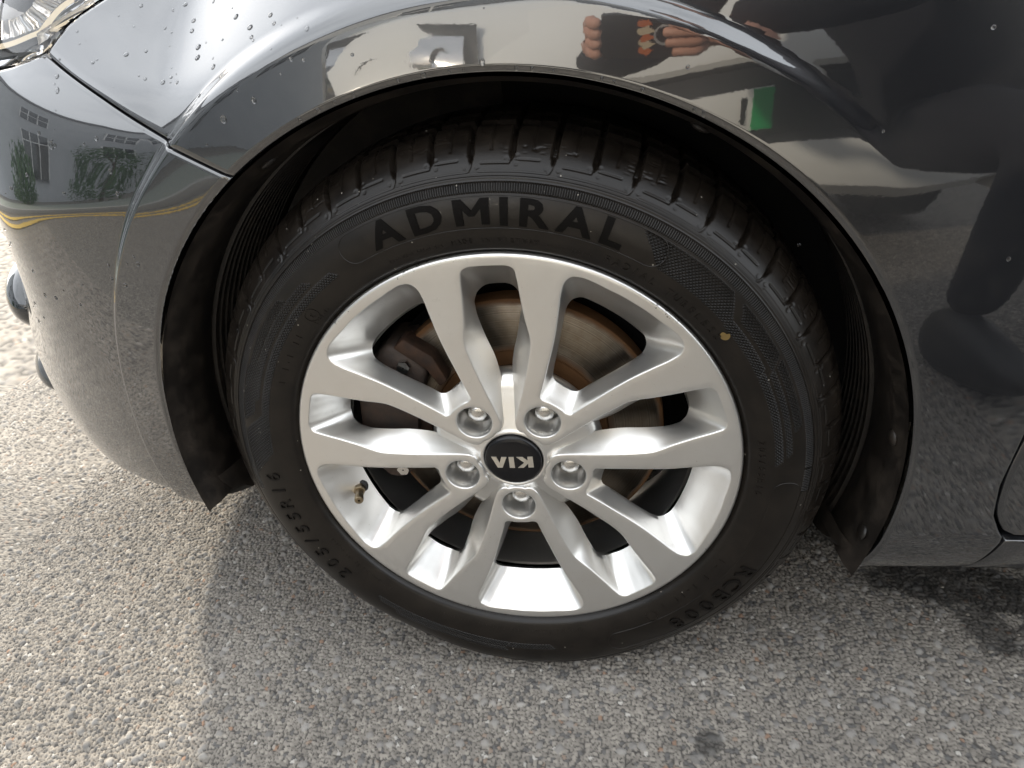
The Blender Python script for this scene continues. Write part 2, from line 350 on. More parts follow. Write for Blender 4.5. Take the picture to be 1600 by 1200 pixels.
# ------------------------------------------------------------------ the dark car: body surface
PLAN = cr_curve([(3.4, .16), (2.6, .02), (1.6, .0), (.9, -.002), (.45, -.006), (.15, -.010), (-.15, -.010), (-.32, .003), (-.44, .030), (-.54, .077), (-.64, .155), (-.74, .262), (-.82, .375), (-.885, .53), (-.92, .70), (-.93, .90)], 40)
seg = np.hypot(*np.diff(PLAN, axis=0).T); arc = np.concatenate([[0], np.cumsum(seg)]); i0 = np.argmin(np.abs(PLAN[:, 0])); ARC = -(arc-arc[i0])     # s grows to the rear
ARC, PLAN = ARC[::-1], PLAN[::-1]; S_MIN, S_MAX = ARC[0], ARC[-1]
TAN = np.gradient(PLAN, ARC, axis=0); TAN /= np.linalg.norm(TAN, axis=1)[:, None]; NRM = np.stack([-TAN[:, 1], TAN[:, 0]], 1)                            # inward
def make_section():
    S = np.linspace(S_MIN, S_MAX, 700); V = np.arange(0.10, 1.60, .002); s, v = np.meshgrid(S, V, indexing='ij')
    vs = np.interp(S, [-1.5, -.6, -.43, -.36, -.30, -.24, -.10, .05, .25, .6, 1.2, 3], [.648, .648, .640, .628, .616, .606, .640, .690, .765, .83, .88, .92])[:, None]
    wdt = np.interp(S, [-1.5, -.4, -.1, .2, .6], [.09, .075, .10, .12, .14])[:, None]
    rr = np.hypot(s, v-ZC); TILT = np.interp(S, [-1.5, -.6, -.40, -.25, -.1, .1, .3, .6], [.55, .68, .78, .80, .74, .75, .95, 1.0])[:, None]
    smo = lambda A: np.convolve(np.pad(A[:, 0], 10, mode='edge'), np.hanning(23)[1:-1]/np.hanning(23)[1:-1].sum(), 'valid')[:, None]
    vs, wdt, TILT = smo(vs), smo(wdt), smo(TILT)
    front = sst((-.24-s)/.08)
    al = -.85*sst((.235-v)/.10)*(1-front) - .42*sst((.34-v)/.16)*front
    al = al + .30*np.clip(v-.40, 0, .4)*sst((s+.45)/.2) + TILT*sst((v-vs)/wdt)*sst((rr-.402)/.022) + (1.15-TILT)*sst((v-vs-.20)/.14)
    al = al + .22*(sst((v-.575)/.03)-sst((v-.64)/.05))*sst((-.22-s)/.25)
    al = al + .23*sst((v-.31)/.09)*(1-sst((v-.54)/.06))*sst((-.46-s)/.27)
    zz = np.cumsum(np.cos(al), 1)*.002; oo = np.cumsum(np.sin(al), 1)*.002
    k = np.argmin(np.abs(V-.36)); return S, V, oo-oo[:, k:k+1], zz-zz[:, k:k+1]+.36
SEC_S, SEC_V, SEC_O, SEC_Z = make_section()
def bil(T, s, v):
    a = np.clip((s-SEC_S[0])/(SEC_S[1]-SEC_S[0]), 0, len(SEC_S)-1.001); b = np.clip((v-SEC_V[0])/.002, 0, len(SEC_V)-1.001)
    i, j = a.astype(int), b.astype(int); fa, fb = a-i, b-j
    return (T[i, j]*(1-fa)+T[i+1, j]*fa)*(1-fb) + (T[i, j+1]*(1-fa)+T[i+1, j+1]*fa)*fb
RA = .361
def body(s, v, inset=0.):
    s = np.asarray(s, float); v = np.asarray(v, float)
    o = bil(SEC_O, s, v); z = bil(SEC_Z, s, v)
    r = np.hypot(s, v-ZC); th = np.degrees(np.arctan2(v-ZC, s)); th = np.where(th < -90, th+360, th)
    amp = .0035*sst((th-38)/30) + .006*sst((th-95)/25)
    o = o - amp*(1-sst((r-.410)/(.012+.012*sst((th-88)/15)*(1-sst((th-112)/20))-.003*sst((th-112)/20)))) + .0016*(1-sst((r-RA)/.005)) + inset
    px = np.interp(s, ARC, PLAN[:, 0]); py = np.interp(s, ARC, PLAN[:, 1]); nx = np.interp(s, ARC, NRM[:, 0]); ny = np.interp(s, ARC, NRM[:, 1])
    return np.stack([px+nx*o, py+ny*o, z], -1)
def resample(P, n, dense=None):
    P = np.asarray(P, float); d = np.concatenate([[0], np.cumsum(np.linalg.norm(np.diff(P, axis=0), axis=1))]); t = np.linspace(0, d[-1], n) if dense is None else dense*d[-1]
    return np.stack([np.interp(t, d, P[:, k]) for k in range(2)], 1)
def coons(c0, c1, d0, d1, ti=None, tj=None):
    """c0,c1: curves along i (at j=0, j=1); d0,d1: curves along j (at i=0, i=1)"""
    ni, nj = len(c0), len(d0); u = (np.linspace(0, 1, ni) if ti is None else ti)[:, None, None]; v = (np.linspace(0, 1, nj) if tj is None else tj)[None, :, None]
    return (1-v)*c0[:, None]+v*c1[:, None] + (1-u)*d0[None]+u*d1[None] - ((1-u)*(1-v)*c0[0]+u*(1-v)*c0[-1]+(1-u)*v*c1[0]+u*v*c1[-1])
def panel(name, uv, m, parent, lip=.012, arch=False):
    """a sheet-metal panel on the body surface with its edges folded in"""
    ni, nj = uv.shape[:2]; P = body(uv[..., 0], uv[..., 1])
    def fold(P, uvb, first, axis):
        b = uvb; e1 = body(b[..., 0], b[..., 1], .0012); e2 = body(b[..., 0], b[..., 1], lip); return e1, e2
    # ring the whole border: pad the grid with folded rows and columns
    G = np.zeros((ni+4, nj+4, 3)); G[2:-2, 2:-2] = P
    U = np.pad(uv, ((2, 2), (2, 2), (0, 0)), mode='edge')
    ins = np.zeros((ni+4, nj+4)); ins[1, :] = ins[-2, :] = .0010; ins[:, 1] = np.maximum(ins[:, 1], .0010); ins[:, -2] = np.maximum(ins[:, -2], .0010)
    ins[0, :] = ins[-1, :] = lip; ins[:, 0] = lip; ins[:, -1] = lip
    # tiny outward shift of the folded rows rounds the edge
    D = U.copy()
    def push(sl_edge, sl_in, sl_out1, sl_out2, k):
        d = D[sl_edge]-D[sl_in]; L_ = np.linalg.norm(d, axis=-1, keepdims=True)+1e-9; D[sl_out1] = D[sl_edge]+d/L_*.0010; D[sl_out2] = D[sl_edge]+d/L_*.0013
    push(np.s_[2], np.s_[3], np.s_[1], np.s_[0], 0); push(np.s_[-3], np.s_[-4], np.s_[-2], np.s_[-1], 0)
    push(np.s_[:, 2], np.s_[:, 3], np.s_[:, 1], np.s_[:, 0], 1); push(np.s_[:, -3], np.s_[:, -4], np.s_[:, -2], np.s_[:, -1], 1)
    Q = body(D[..., 0], D[..., 1]); inn = ins[..., None]
    sN = np.interp(D[..., 0], ARC, NRM[:, 0]); tN = np.interp(D[..., 0], ARC, NRM[:, 1])
    # fold inwards along the local inward normal (approximated from the surface)
    e = .003; ds = body(D[..., 0]+e, D[..., 1])-body(D[..., 0]-e, D[..., 1]); dv = body(D[..., 0], D[..., 1]+e)-body(D[..., 0], D[..., 1]-e)
    N = np.cross(ds, dv); N /= np.linalg.norm(N, axis=-1, keepdims=True)+1e-12
    N = np.where((N[..., 1:2] < 0) & (np.abs(N[..., 1:2]) > .02), -N, N)
    V = Q + N*inn
    return mesh(name, V.reshape(-1, 3), grid_faces(ni+4, nj+4), m, parent, True)

car = empty('car', (.9, .9, 0), 'dark parked car with a silver ten-spoke alloy front wheel', 'car')
def tj(n, p): return np.linspace(0, 1, n)**p
GAP0, GAP1 = 123.4, 128.5         # panel gap between bumper and fender, degrees round the wheel
GAPLINE = lambda n, off: resample(cr_curve([(RA*math.cos(R_(GAP0))+off, ZC+RA*math.sin(R_(GAP0))+off*1.6), (-.256+off, .638+off*1.6), (-.332+off, .682+off*1.6), (-.399+off, .722+off*1.6)], 8), n)
HL0 = (-.330, .712)               # lowest corner of the headlamp
def arc_uv(a0, a1, n): t = np.radians(np.linspace(a0, a1, n)); return np.stack([RA*np.cos(t), ZC+RA*np.sin(t)], 1)
# front bumper
nb, mb = 120, 260; q = tj(mb, 1.7); TB = math.degrees(math.asin((.238-ZC)/RA))
c0 = arc_uv(GAP0+.35, 180-TB, nb); top = np.vstack([GAPLINE(40, -.0011), resample([(-.4001, .7202), (-.436, .709), (-.48, .703), (-.60, .697), (-.9, .692), (S_MIN+.001, .69)], 60)[1:]])
d0 = resample(top, mb, q); d1 = resample([(c0[-1][0], c0[-1][1]), (-.42, .242), (-.55, .242), (-.8, .236), (S_MIN+.001, .236)], mb, q); d0[0] = c0[0]; d1[0] = c0[-1]
c1 = resample([d0[-1], d1[-1]], nb); bumper = panel('front_bumper', coons(c0, c1, d0, d1, None, q), 'car_paint', car, .014)
# front fender
nf, mf = 260, 120; q = tj(mf, 1.5); c0 = arc_uv(GAP0-.35, -23.2, nf)
edge_top = [(-.3981, .7234), (-.384, .752), (-.355, .780), (-.30, .84), (-.22, .90), (-.08, .95), (.15, .98), (.42, 1.02), (.56, 1.04)]; edge_door = [(.535, .95), (.49, .70), (.462, .50), (.448, .36), (.4385, .285), (.4405, .25), (.450, .228), (.4545, .222), (.435, .163)]
ct = resample(cr_curve(edge_top, 12), 400); cdn = resample(np.vstack([[(.56, 1.04)], edge_door]), 400)
frac = .52; c1 = np.vstack([resample(ct, int(nf*frac)), resample(cdn, nf-int(nf*frac)+1)[1:]])
d0 = resample(GAPLINE(40, .0009), mf, q); d1 = resample([c0[-1], (.38, .163), (.435, .163)], mf, q); d0[0] = c0[0]; d0[-1] = c1[0]; d1[0] = c0[-1]; d1[-1] = c1[-1]
fender = panel('front_fender', coons(c0, c1, d0, d1, None, q), 'car_paint', car, .014)
# front door, sill and rear side
def rect(s0, s1, v0, v1, n, m_): a, b = np.meshgrid(np.linspace(s0, s1, n), np.linspace(v0, v1, m_), indexing='ij'); return np.stack([a, b], -1)
nd = 60; left = resample(cr_curve([(.540, .97), (.4945, .70), (.4665, .50), (.4525, .36), (.443, .285), (.4455, .25), (.456, .231), (.49, .2275), (.56, .227)], 10), 80)
right = resample([(1.50, .97), (1.50, .227)], 80); tjj = tj(60, 1.3); uvd = left[:, None]*(1-tjj[None, :, None]) + right[:, None]*tjj[None, :, None]
door = panel('front_door', uvd, 'car_paint', car, .012)
a = resample([(.4585, .219), (.439, .163)], 12); b = resample([(2.25, .215), (2.25, .163)], 12); tt = np.linspace(0, 1, 80)[None, :, None]; sill = panel('sill', a[:, None]*(1-tt)+b[:, None]*tt, 'car_paint', car, .03)
panel('rear_door', rect(1.505, 2.28, .225, .97, 40, 40), 'car_paint', car)
panel('rear_quarter', rect(2.285, S_MAX-.005, .26, .97, 40, 40), 'car_paint', car)
# hidden inner shell that closes the gaps and casts the car's shadow
def strip(name, rows, m, parent, smooth=True, angle=None):
    V = np.array(rows); return mesh(name, V.reshape(-1, 3), grid_faces(V.shape[0], V.shape[1]), m, parent, smooth, False, angle)
def inner_shell():
    ss = np.concatenate([np.linspace(S_MIN+.02, -.40, 30)]); rows = []
    for v in np.linspace(.24, .66, 8): rows.append(body(ss, np.full_like(ss, v), .035))
    strip('bumper_backing', rows, 'inner_black', car)
    for nm, s0, s1, v0, v1, ins in (('body_frame', .37, 3.2, .18, .95, .035), ('fender_frame', -.34, .9, .70, 1.0, .03)):
        ss = np.linspace(s0, s1, 60); rows = [body(ss, np.full_like(ss, v), ins) for v in np.linspace(v0, v1, 14)]; strip(nm, rows, 'inner_black', car)
inner_shell()
ss = np.linspace(S_MIN+.002, -.33, 60); strip('front_panel', [body(ss, np.full_like(ss, v), .06) for v in np.linspace(.66, 1.0, 14)], 'inner_black', car)
ss = np.linspace(S_MIN+.002, -.845, 30); gr_ = strip('grille', [body(ss, np.full_like(ss, v), .018) for v in np.linspace(.688, .80, 8)], 'grille_black', car)
for v in (.705, .728, .751, .774): strip('grille_bar', [body(ss, np.full_like(ss, v+dv), ins) for dv, ins in ((-.004, .020), (-.003, .008), (.003, .008), (.004, .020))], 'chrome', gr_)
bm = bmesh.new(); box_bm(bm, (1.2, .9, .20), (3.0, 1.3, .04)); bm_obj('underbody', bm, 'inner_black', car)
# hood, cabin
yc = .9
def hood():
    ss = np.linspace(-.41, .56, 40); e = np.array(cr_curve(edge_top, 12)); vv = np.interp(ss, e[:, 0], e[:, 1]); E_ = body(ss, vv+.006)
    rows = []
    for t in np.linspace(0, 1, 16):
        x = E_[:, 0]*(1-t) + np.linspace(-.86, .62, 40)*t if False else E_[:, 0] + (np.linspace(-.80, .50, 40)-E_[:, 0])*t
        y = E_[:, 1]+(yc-E_[:, 1])*t; zt = np.linspace(.79, 1.06, 40); z = E_[:, 2]*(1-t)+zt*t + .035*np.sin(math.pi*t*.5)*np.sin(np.linspace(0, 1, 40)*math.pi)
        rows.append(np.stack([x, y, z], -1))
    return strip('bonnet', rows, 'car_paint', car)
hood()
def cabin():
    prof = [(.50, 1.02), (1.15, 1.40), (1.45, 1.46), (2.3, 1.47), (3.0, 1.36), (3.5, 1.02)]; C = cr_curve(prof, 8)
    base = np.linspace(.45, 3.45, len(C)); belt = body(np.clip(base, .45, S_MAX-.01), np.full(len(C), .95)); rows = []
    for t, ins in ((0, 0), (.5, .07), (.9, .2), (1., .30)):
        rows.append(np.stack([belt[:, 0]*(1-t)+C[:, 0]*t, belt[:, 1]+ins, belt[:, 2]*(1-t)+(C[:, 1]-.03)*t], -1))
    rows.append(np.stack([C[:, 0], np.full(len(C), yc), C[:, 1]], -1))
    strip('side_window', rows[:3], 'glass_dark', car); strip('roof', rows[2:], 'car_paint', car)
cabin()
# headlamp at the upper corner
def headlamp():
    def pt(s, v, ins=0.): return body(np.array([s]), np.array([v]), ins)[0]
    lower = cr_curve([(-.4018, .7240), (-.437, .7132), (-.48, .7070), (-.62, .702), (-.84, .698)], 10); upper = cr_curve([(-.4018, .7240), (-.388, .753), (-.359, .782), (-.42, .85), (-.70, .868)], 10)
    n = len(lower); rows = []; rows2 = []; rows3 = []
    for t in np.linspace(0, 1, 26):
        uv = lower*(1-t)+upper*t; bulge = .008*math.sin(math.pi*t)
        rows.append(body(uv[:, 0], uv[:, 1], .003-bulge)); rows2.append(body(uv[:, 0], uv[:, 1], .045+.02*math.sin(math.pi*t)))
    lamp = strip('headlamp', rows2, 'lamp_housing', car); strip('lens', rows, 'lens_clear', lamp)
    # bezel bands and fluted reflector strips that follow the rear edge
    for k, (t0, t1, ins, mm) in enumerate(((.0, .05, .012, 'reflector'), (.05, .13, .02, 'black_trim'), (.14, .20, .018, 'sticker_cream'), (.22, .44, .022, 'reflector'))):
        ed = []
        for t in np.linspace(t0, t1, 5):
            s = np.linspace(0, 1, 60); lo = resample(lower, 60); up = resample(upper, 60)
            c = lo[0]*(1-t)+lo[-1]*t; m_ = np.concatenate([np.stack([lo[:40, 0]*(1-t)+(.5*lo[:40, 0]+.5*up[:40, 0])*t, lo[:40, 1]*(1-t)+(.5*lo[:40, 1]+.5*up[:40, 1])*t], -1)])
            # band parallel to the outline: move from the outline towards the lamp middle
            out = np.vstack([lo[::-1][20:], up[1:40]]); ctr = np.array([-.56, .775]); q_ = out*(1-t)+ctr*t
            flute = .0025*np.sin(np.arange(len(q_))*2.2) if mm == 'reflector' and k == 3 else 0
            ed.append(body(q_[:, 0], q_[:, 1], ins+t*.03+flute))
        strip('bezel_band' if mm != 'reflector' else 'reflector_band', ed, mm, lamp)
    P = pt(-.58, .775, .035); n_ = 24
    lathe('projector', [(.001, .0), (.03, -.008), (.038, .0), (.045, .004), (.045, .03)], n_, 'reflector', lamp, tuple(P))
    return lamp
headlamp()
# fog lamp bezel and splitter on the front corner
def front_bits():
    bm = bmesh.new(); bmesh.ops.create_uvsphere(bm, u_segments=28, v_segments=16, radius=1); bmesh.ops.transform(bm, matrix=Matrix.Translation((-.862, .430, .352)) @ Matrix.Rotation(R_(27), 4, 'Z') @ Matrix.Diagonal((.046, .115, .058, 1)), verts=bm.verts)
    bm_obj('fog_lamp_bezel', bm, 'glass_dark', car, smooth=True)
    bm = bmesh.new(); bmesh.ops.create_uvsphere(bm, u_segments=28, v_segments=16, radius=1); bmesh.ops.transform(bm, matrix=Matrix.Translation((-.800, .335, .262)) @ Matrix.Rotation(R_(38), 4, 'Z') @ Matrix.Diagonal((.034, .10, .032, 1)), verts=bm.verts)
    bm_obj('fog_lamp_lens', bm, 'lens_pale', car, smooth=True)
    ss = np.linspace(S_MIN+.02, -.74, 40); TP_ = sst((-.74-ss)/.25); rows = [body(ss, np.full_like(ss, v), ins) for v, ins in ((.215, .03), (.205, .012-.017*TP_), (.20, .012-.034*TP_), (.193, .012-.034*TP_), (.188, .012-.012*TP_), (.186, .06))]
    strip('front_splitter', rows, 'black_trim', car, True, 40)
    ss = np.linspace(S_MIN+.02, -1.02, 40); rows = [body(ss, np.full_like(ss, v), ins) for v, ins in ((.47, .004), (.468, -.010), (.452, -.012), (.45, .004))]
    strip('chrome_strip', rows, 'chrome', car, True, 40)
front_bits()

# wheel arch liner with its ribs, screws and lower flaps
def liner():
    y0 = .008; prof = [(.3575, -.004), (.3565, .004), (.352, .012), (.3495, .030), (.3490, .050), (.3500, .072)]
    y = .078
    while y < .205: prof += [(.3535, y+.001), (.3530, y+.005), (.3490, y+.006), (.3485, y+.011)]; y += .0125
    prof += [(.349, .235), (.30, .25), (.05, .25)]
    return lathe('wheel_arch_liner', prof, 160, 'liner_plastic', car, (0, 0, ZC), R_(-22.6), R_(190.2), True, 50)
ln = liner()
def flap(pts, nm, thick=(0, .006, 0)):
    return prism(nm, pts, thick, 'liner_plastic', ln, .0015)
def cyl(c, r, a): return (r*math.cos(R_(a)), c, ZC+r*math.sin(R_(a)))
# front mud flap end: a hanging tongue below the bumper corner, rear liner toe
def tongue(nm, a0, a1, r0, r1, ys, mname):
    n = 14; V = []; 
    for k in range(n+1):
        t = k/n; a = a0+(a1-a0)*t
        ym = (ys[0]+ys[1])/2
        for (r, y) in [(r, ym+(y-ym)*(1-.75*t**2.5)) for r, y in [(r0-(r0-r1)*t*.2, ys[0]+.012*t), (r0-.012-(r0-r1)*t*.4, ys[0]+.03), (r0-.018, (ys[0]+ys[1])/2), (r0-.012, ys[1]-.05*t), (r0, ys[1]-.07*t), (r0+.002, (ys[0]+ys[1])/2-.02*t), (r0, ys[0]+.01*t)]]: V.append(cyl(y, r, a))
    return mesh(nm, V, grid_faces(n+1, 7), mname, ln, True, True, 40)
tongue('front_flap', 186, 193.0, .3565, .352, (.010, .12), 'liner_plastic'); tongue('rear_flap', -19, -24.0, .3565, .352, (.004, .15), 'liner_plastic')
for a, y in ((3.0, .016), (-15.5, .014), (60, .016), (120, .016)):
    bm = bmesh.new(); bmesh.ops.create_uvsphere(bm, u_segments=20, v_segments=10, radius=1)
    d = Vector((-math.cos(R_(a)), 0, -math.sin(R_(a)))); M = Matrix.Translation(cyl(y, .352, a)) @ d.to_track_quat('Z', 'Y').to_matrix().to_4x4() @ Matrix.Diagonal((.0085, .0085, .0035, 1)); bmesh.ops.transform(bm, matrix=M, verts=bm.verts); bm_obj('liner_screw', bm, 'liner_plastic', ln, smooth=True)

# ------------------------------------------------------------------ tyre
TP = cr_curve([(.2175, .010), (.2195, .0055), (.2222, .0030), (.2245, -.0012), (.2262, -.0030), (.2285, -.0042), (.236, -.0072), (.248, -.0098), (.260, -.0098), (.270, -.0078), (.2805, -.0032), (.2855, .0004), (.2875, .0025), (.294, .0082), (.3005, .0145), (.3060, .0210), (.3100, .0285), (.3133, .0390), (.3150, .0520), (.3163, .0750), (.3166, .0945)], 30)
tarc = np.concatenate([[0], np.cumsum(np.hypot(*np.diff(TP, axis=0).T))])
def tyre_y(r):          # outer sidewall depth at radius r
    k = np.argmax(TP[:, 0] > .312); return np.interp(r, TP[:k, 0], TP[:k, 1])
def tyre_nrm(q):
    t = np.gradient(TP, tarc, axis=0); nr, ny = -t[:, 1], t[:, 0]         # outward: +r / -y
    sgn = -1; return np.stack([np.interp(q, tarc, nr*sgn), np.interp(q, tarc, ny*sgn)], -1)
q87 = float(np.interp(.2862, TP[:, 0], tarc)); 
def deform(X, Y, Z):
    """flatten the contact patch and bulge the sidewall above it"""
    low = sst((.075-Z)/.075); Y2 = np.where(Y < .0945, Y-.010*low*sst((.26-np.abs(X))/.2), Y); return X, Y2, np.maximum(Z, .0006)
def make_tyre():
    NT = 1960; th = np.linspace(0, 2*math.pi, NT, endpoint=False)
    qf = np.concatenate([np.arange(0, q87-.004, .0016), np.arange(q87-.004, q87+.044, .00085), np.linspace(q87+.044, tarc[-1], 30)])
    r = np.interp(qf, tarc, TP[:, 0]); y = np.interp(qf, tarc, TP[:, 1]); nr = tyre_nrm(qf)
    TH, Q = np.meshgrid(th, qf, indexing='ij'); rel = (Q-q87)*1000                                     # mm from the shoulder line
    cell = ((math.pi/2-TH)/(2*math.pi)*28 + .03) % 1.0                                                 # clockwise across one tread cell of 70 mm
    mm = 69.; d = np.zeros_like(TH)
    curveA = np.clip((10-rel)/8, 0, 1)**2*3.0; curveB = np.clip((17-rel)/8, 0, 1)**2*3.0
    def groove(cx, wid, dep, shift=0., soft=.6):
        dist = np.abs(((cell-cx+.5) % 1-.5)*mm + shift); return dep*sst((wid/2+soft-dist)/(2*soft))
    up = lambda a, b: sst((rel-a)/(b-a))
    wA = 1.5+3.4*up(9, 22); d = np.maximum(d, groove(0., wA, 1.2+5.2*up(7, 22), curveA)*up(1.2, 2.4))
    d = np.maximum(d, groove(.5, wA*.95, 1.2+5.0*up(11, 25), curveB)*up(8.0, 9.2))
    for cs in (.25, .75): d = np.maximum(d, groove(cs, .9, 2.2, 0, .5)*up(20, 22))
    def hline(q0, wid, dep, ca, cb): return dep*sst((wid/2+.5-np.abs(rel-q0))/1.0)*((cell > ca) & (cell < cb))
    d = np.maximum(d, hline(1.8, 1.0, 1.3, .10, .965)); d = np.maximum(d, hline(9.2, 1.0, 1.2, .12, .48)); d = np.maximum(d, hline(12.5, 1.0, 1.1, .55, .84))
    for (cc, qq) in ((.08, 6.), (.44, 12.5), (.56, 8.5), (.56, 15.5), (.93, 6.)):
        dd = np.hypot(((cell-cc+.5) % 1-.5)*mm, rel-qq); d = np.maximum(d, .5*sst((1.7-np.abs(dd-1.2)*2.2)/1.2)*(dd < 2.4))
    for q0, dep in ((-1.2, 1.0), (-5.0, .8)): d = np.maximum(d, dep*sst((1.3-np.abs(rel-q0))/.9))       # thin ring grooves
    d = d - .7*sst((1.2-np.abs(rel+3.0))/.8)
    yv = np.interp(Q, tarc, TP[:, 1]); 
    for yy in (.052, .083): d = np.maximum(d, 7.*sst((.0055-np.abs(yv-yy))/.0012)*(rel > 20))
    # worn scuffs on the shoulder
    sc = sst((vnoise(TH*60, Q*900, 3)-.70)/.1)*sst((vnoise(TH*9, Q*80, 4)-.45)/.2)*up(14, 24); d = d + .5*sc
    Rr = r[None]-0 + 0*TH; Rr = np.interp(Q, tarc, TP[:, 0]) - nr[None, :, 0]*d*.001; Yy = yv - nr[None, :, 1]*d*.001
    X, Y, Z = Rr*np.cos(TH), Yy, ZC+Rr*np.sin(TH); X, Y, Z = deform(X, Y, Z)
    # inner half, plain
    ip = np.array([(.3163, .114), (.3150, .137), (.3133, .150), (.310, .1605), (.30, .1745), (.287, .187), (.27, .197), (.25, .199), (.235, .196), (.222, .186), (.2165, .18)])
    IX, IY, IZ = np.outer(np.cos(th), ip[:, 0]), np.tile(ip[:, 1], (NT, 1)), ZC+np.outer(np.sin(th), ip[:, 0]); IX, IY, IZ = deform(IX, IY, IZ)
    V = np.stack([np.concatenate([X, IX], 1), np.concatenate([Y, IY], 1), np.concatenate([Z, IZ], 1)], -1); nq = V.shape[1]
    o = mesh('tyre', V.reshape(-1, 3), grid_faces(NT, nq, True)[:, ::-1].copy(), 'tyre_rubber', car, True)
    deg = np.degrees(TH) % 360; rr = np.interp(Q, tarc, TP[:, 0])
    def patch(a0, a1, r0, r1, tw=0.):  # angles decreasing = clockwise; tw slants the ends
        f = (deg-a0+180) % 360-180; span = a1-a0; return ((f + tw*(rr-r0)*1000) > 0) & ((f + tw*(rr-r0)*1000) < span) & (rr > r0) & (rr < r1)
    kn = np.zeros_like(TH)
    for a0, a1, r0, r1 in ((134, 153, .2640, .2705), (127, 160, .2560, .2620), (121, 172, .2470, .2535), (150, 164, .2610, .2715), (163, 175, .2470, .2715),
                           (36, 55, .2490, .2712), (23, 37, .2460, .2545), (24, 36, .2600, .2712), (1, 23, .2475, .2535), (3, 23, .2565, .2615), (9, 24, .2645, .2712),
                           (226, 274, .2520, .2575), (232, 262, .2600, .2640)):
        kn = np.maximum(kn, patch(a0, a1, r0, r1, -.25))
    st = ((rr > .2735) & (rr < .2808) & (np.sin(np.radians(deg)) > -.1)).astype(float)
    pad = lambda A, val=0.: np.concatenate([A, np.full((NT, len(ip)), val)], 1).astype(np.float32).ravel()
    for nm, A, vl in (('knurl', kn.astype(float), 0.), ('strip', st, 0.), ('tread', up(12, 26)*1., 1.)):
        at = o.data.attributes.new(nm, 'FLOAT', 'POINT'); at.data.foreach_set('value', pad(A, vl))
    tu = np.stack([pad(TH*270), pad(Q*1000), pad(Q*0)], -1); at = o.data.attributes.new('tuv', 'FLOAT_VECTOR', 'POINT'); at.data.foreach_set('vector', tu.ravel())
    return o
tyre = make_tyre()
def text_mesh(txt, bold=0.):
    cu = bpy.data.curves.new('t', 'FONT'); cu.body = txt; cu.size = 1; cu.offset = bold; cu.resolution_u = 3; ob = bpy.data.objects.new('t', cu); COL.objects.link(ob)
    dg = bpy.context.evaluated_depsgraph_get(); me = bpy.data.meshes.new_from_object(ob.evaluated_get(dg)); bpy.data.objects.remove(ob); bpy.data.curves.remove(cu); return me
def lettering(name, txt, a_mid, span, r0, r1, raise_=.0006, bold=0., m='tyre_letter', label=None, angs=None, wide=1.):
    """a word bent along the sidewall, letter tops outward, reading clockwise"""
    glyphs = [c for c in txt]; single = (r1-r0) > .012; me_all = bmesh.new(); n = len(glyphs); step = span/max(1, n-1)
    for k, ch in enumerate(glyphs):
        if ch == ' ': continue
        bm = bmesh.new()
        if ch == 'M' and bold > .01: bm.faces.new([bm.verts.new((x_, y_*.70, 0)) for x_, y_ in ((0, 0), (0, 1), (.17, 1), (.36, .56), (.55, 1), (.72, 1), (.72, 0), (.55, 0), (.55, .62), (.42, .34), (.30, .34), (.17, .62), (.17, 0))])
        else: me = text_mesh(ch, bold); bm.from_mesh(me); bpy.data.meshes.remove(me)
        if not bm.verts: bm.free(); continue
        xs = [v.co.x for v in bm.verts]; xm = (min(xs)+max(xs))/2; H = .70; sc = (r1-r0)/H
        for ax, nn in (((1, 0, 0), 7), ((0, 1, 0), 6)):
            for t in np.linspace(-.6, 1.4, nn*3): bmesh.ops.bisect_plane(bm, geom=bm.verts[:]+bm.edges[:]+bm.faces[:], plane_co=Vector(ax)*t, plane_no=ax) if (r1-r0) > .015 else None
        bmesh.ops.triangulate(bm, faces=bm.faces)
        f = bm.faces[:]; ex = bmesh.ops.extrude_face_region(bm, geom=f); top = set(v for v in ex['geom'] if isinstance(v, bmesh.types.BMVert))
        a0 = angs[k] if angs else a_mid + span/2 - step*k if n > 1 else a_mid
        for v in bm.verts:
            rr = r0 + v.co.y*sc; a = R_(a0) - (v.co.x-xm)*sc*wide/((r0+r1)/2)
            X, Z = rr*math.cos(a), ZC+rr*math.sin(a); Y = float(tyre_y(rr)) - (raise_ if v in top else -.0008)
            X, Y, Z = deform(np.array(X), np.array(Y), np.array(Z)); v.co = (float(X), float(Y), float(Z))
        if single: bm_obj(name, bm, m, tyre, smooth=True, angle=35); continue
        tmp = bpy.data.meshes.new('tmp'); bm.to_mesh(tmp); bm.free(); me_all.from_mesh(tmp); bpy.data.meshes.remove(tmp)
    if single: me_all.free(); return
    o = bm_obj(name, me_all, m, tyre, smooth=True, angle=35); o['kind'] = 'stuff'
    if label: o['label'] = label
    return o
lettering('raised_letter', 'ADMIRAL', 0, 1, .2486, .2696, .0011, .032, wide=1.34, angs=(107.6, 99.2, 90.6, 84.8, 79.2, 72.0, 65.0))
lettering('raised_letter', '205/55R16', 198.5, 33, .2480, .2640, .0015, .002, 'tyre_letter_worn')
lettering('raised_letter', 'RCB008', 318.8, 22.5, .2540, .2710, .0016, .008, 'tyre_letter_worn', wide=1.15)
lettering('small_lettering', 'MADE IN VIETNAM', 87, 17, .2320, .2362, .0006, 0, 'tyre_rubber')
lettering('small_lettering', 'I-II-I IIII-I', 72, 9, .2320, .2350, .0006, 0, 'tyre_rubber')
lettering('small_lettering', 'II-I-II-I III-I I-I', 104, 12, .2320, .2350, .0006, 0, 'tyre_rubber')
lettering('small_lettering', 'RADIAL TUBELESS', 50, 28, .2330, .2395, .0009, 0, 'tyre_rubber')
lettering('small_lettering', '205/55R16', 0, 14, .2325, .2385, .0010, 0, 'tyre_rubber')
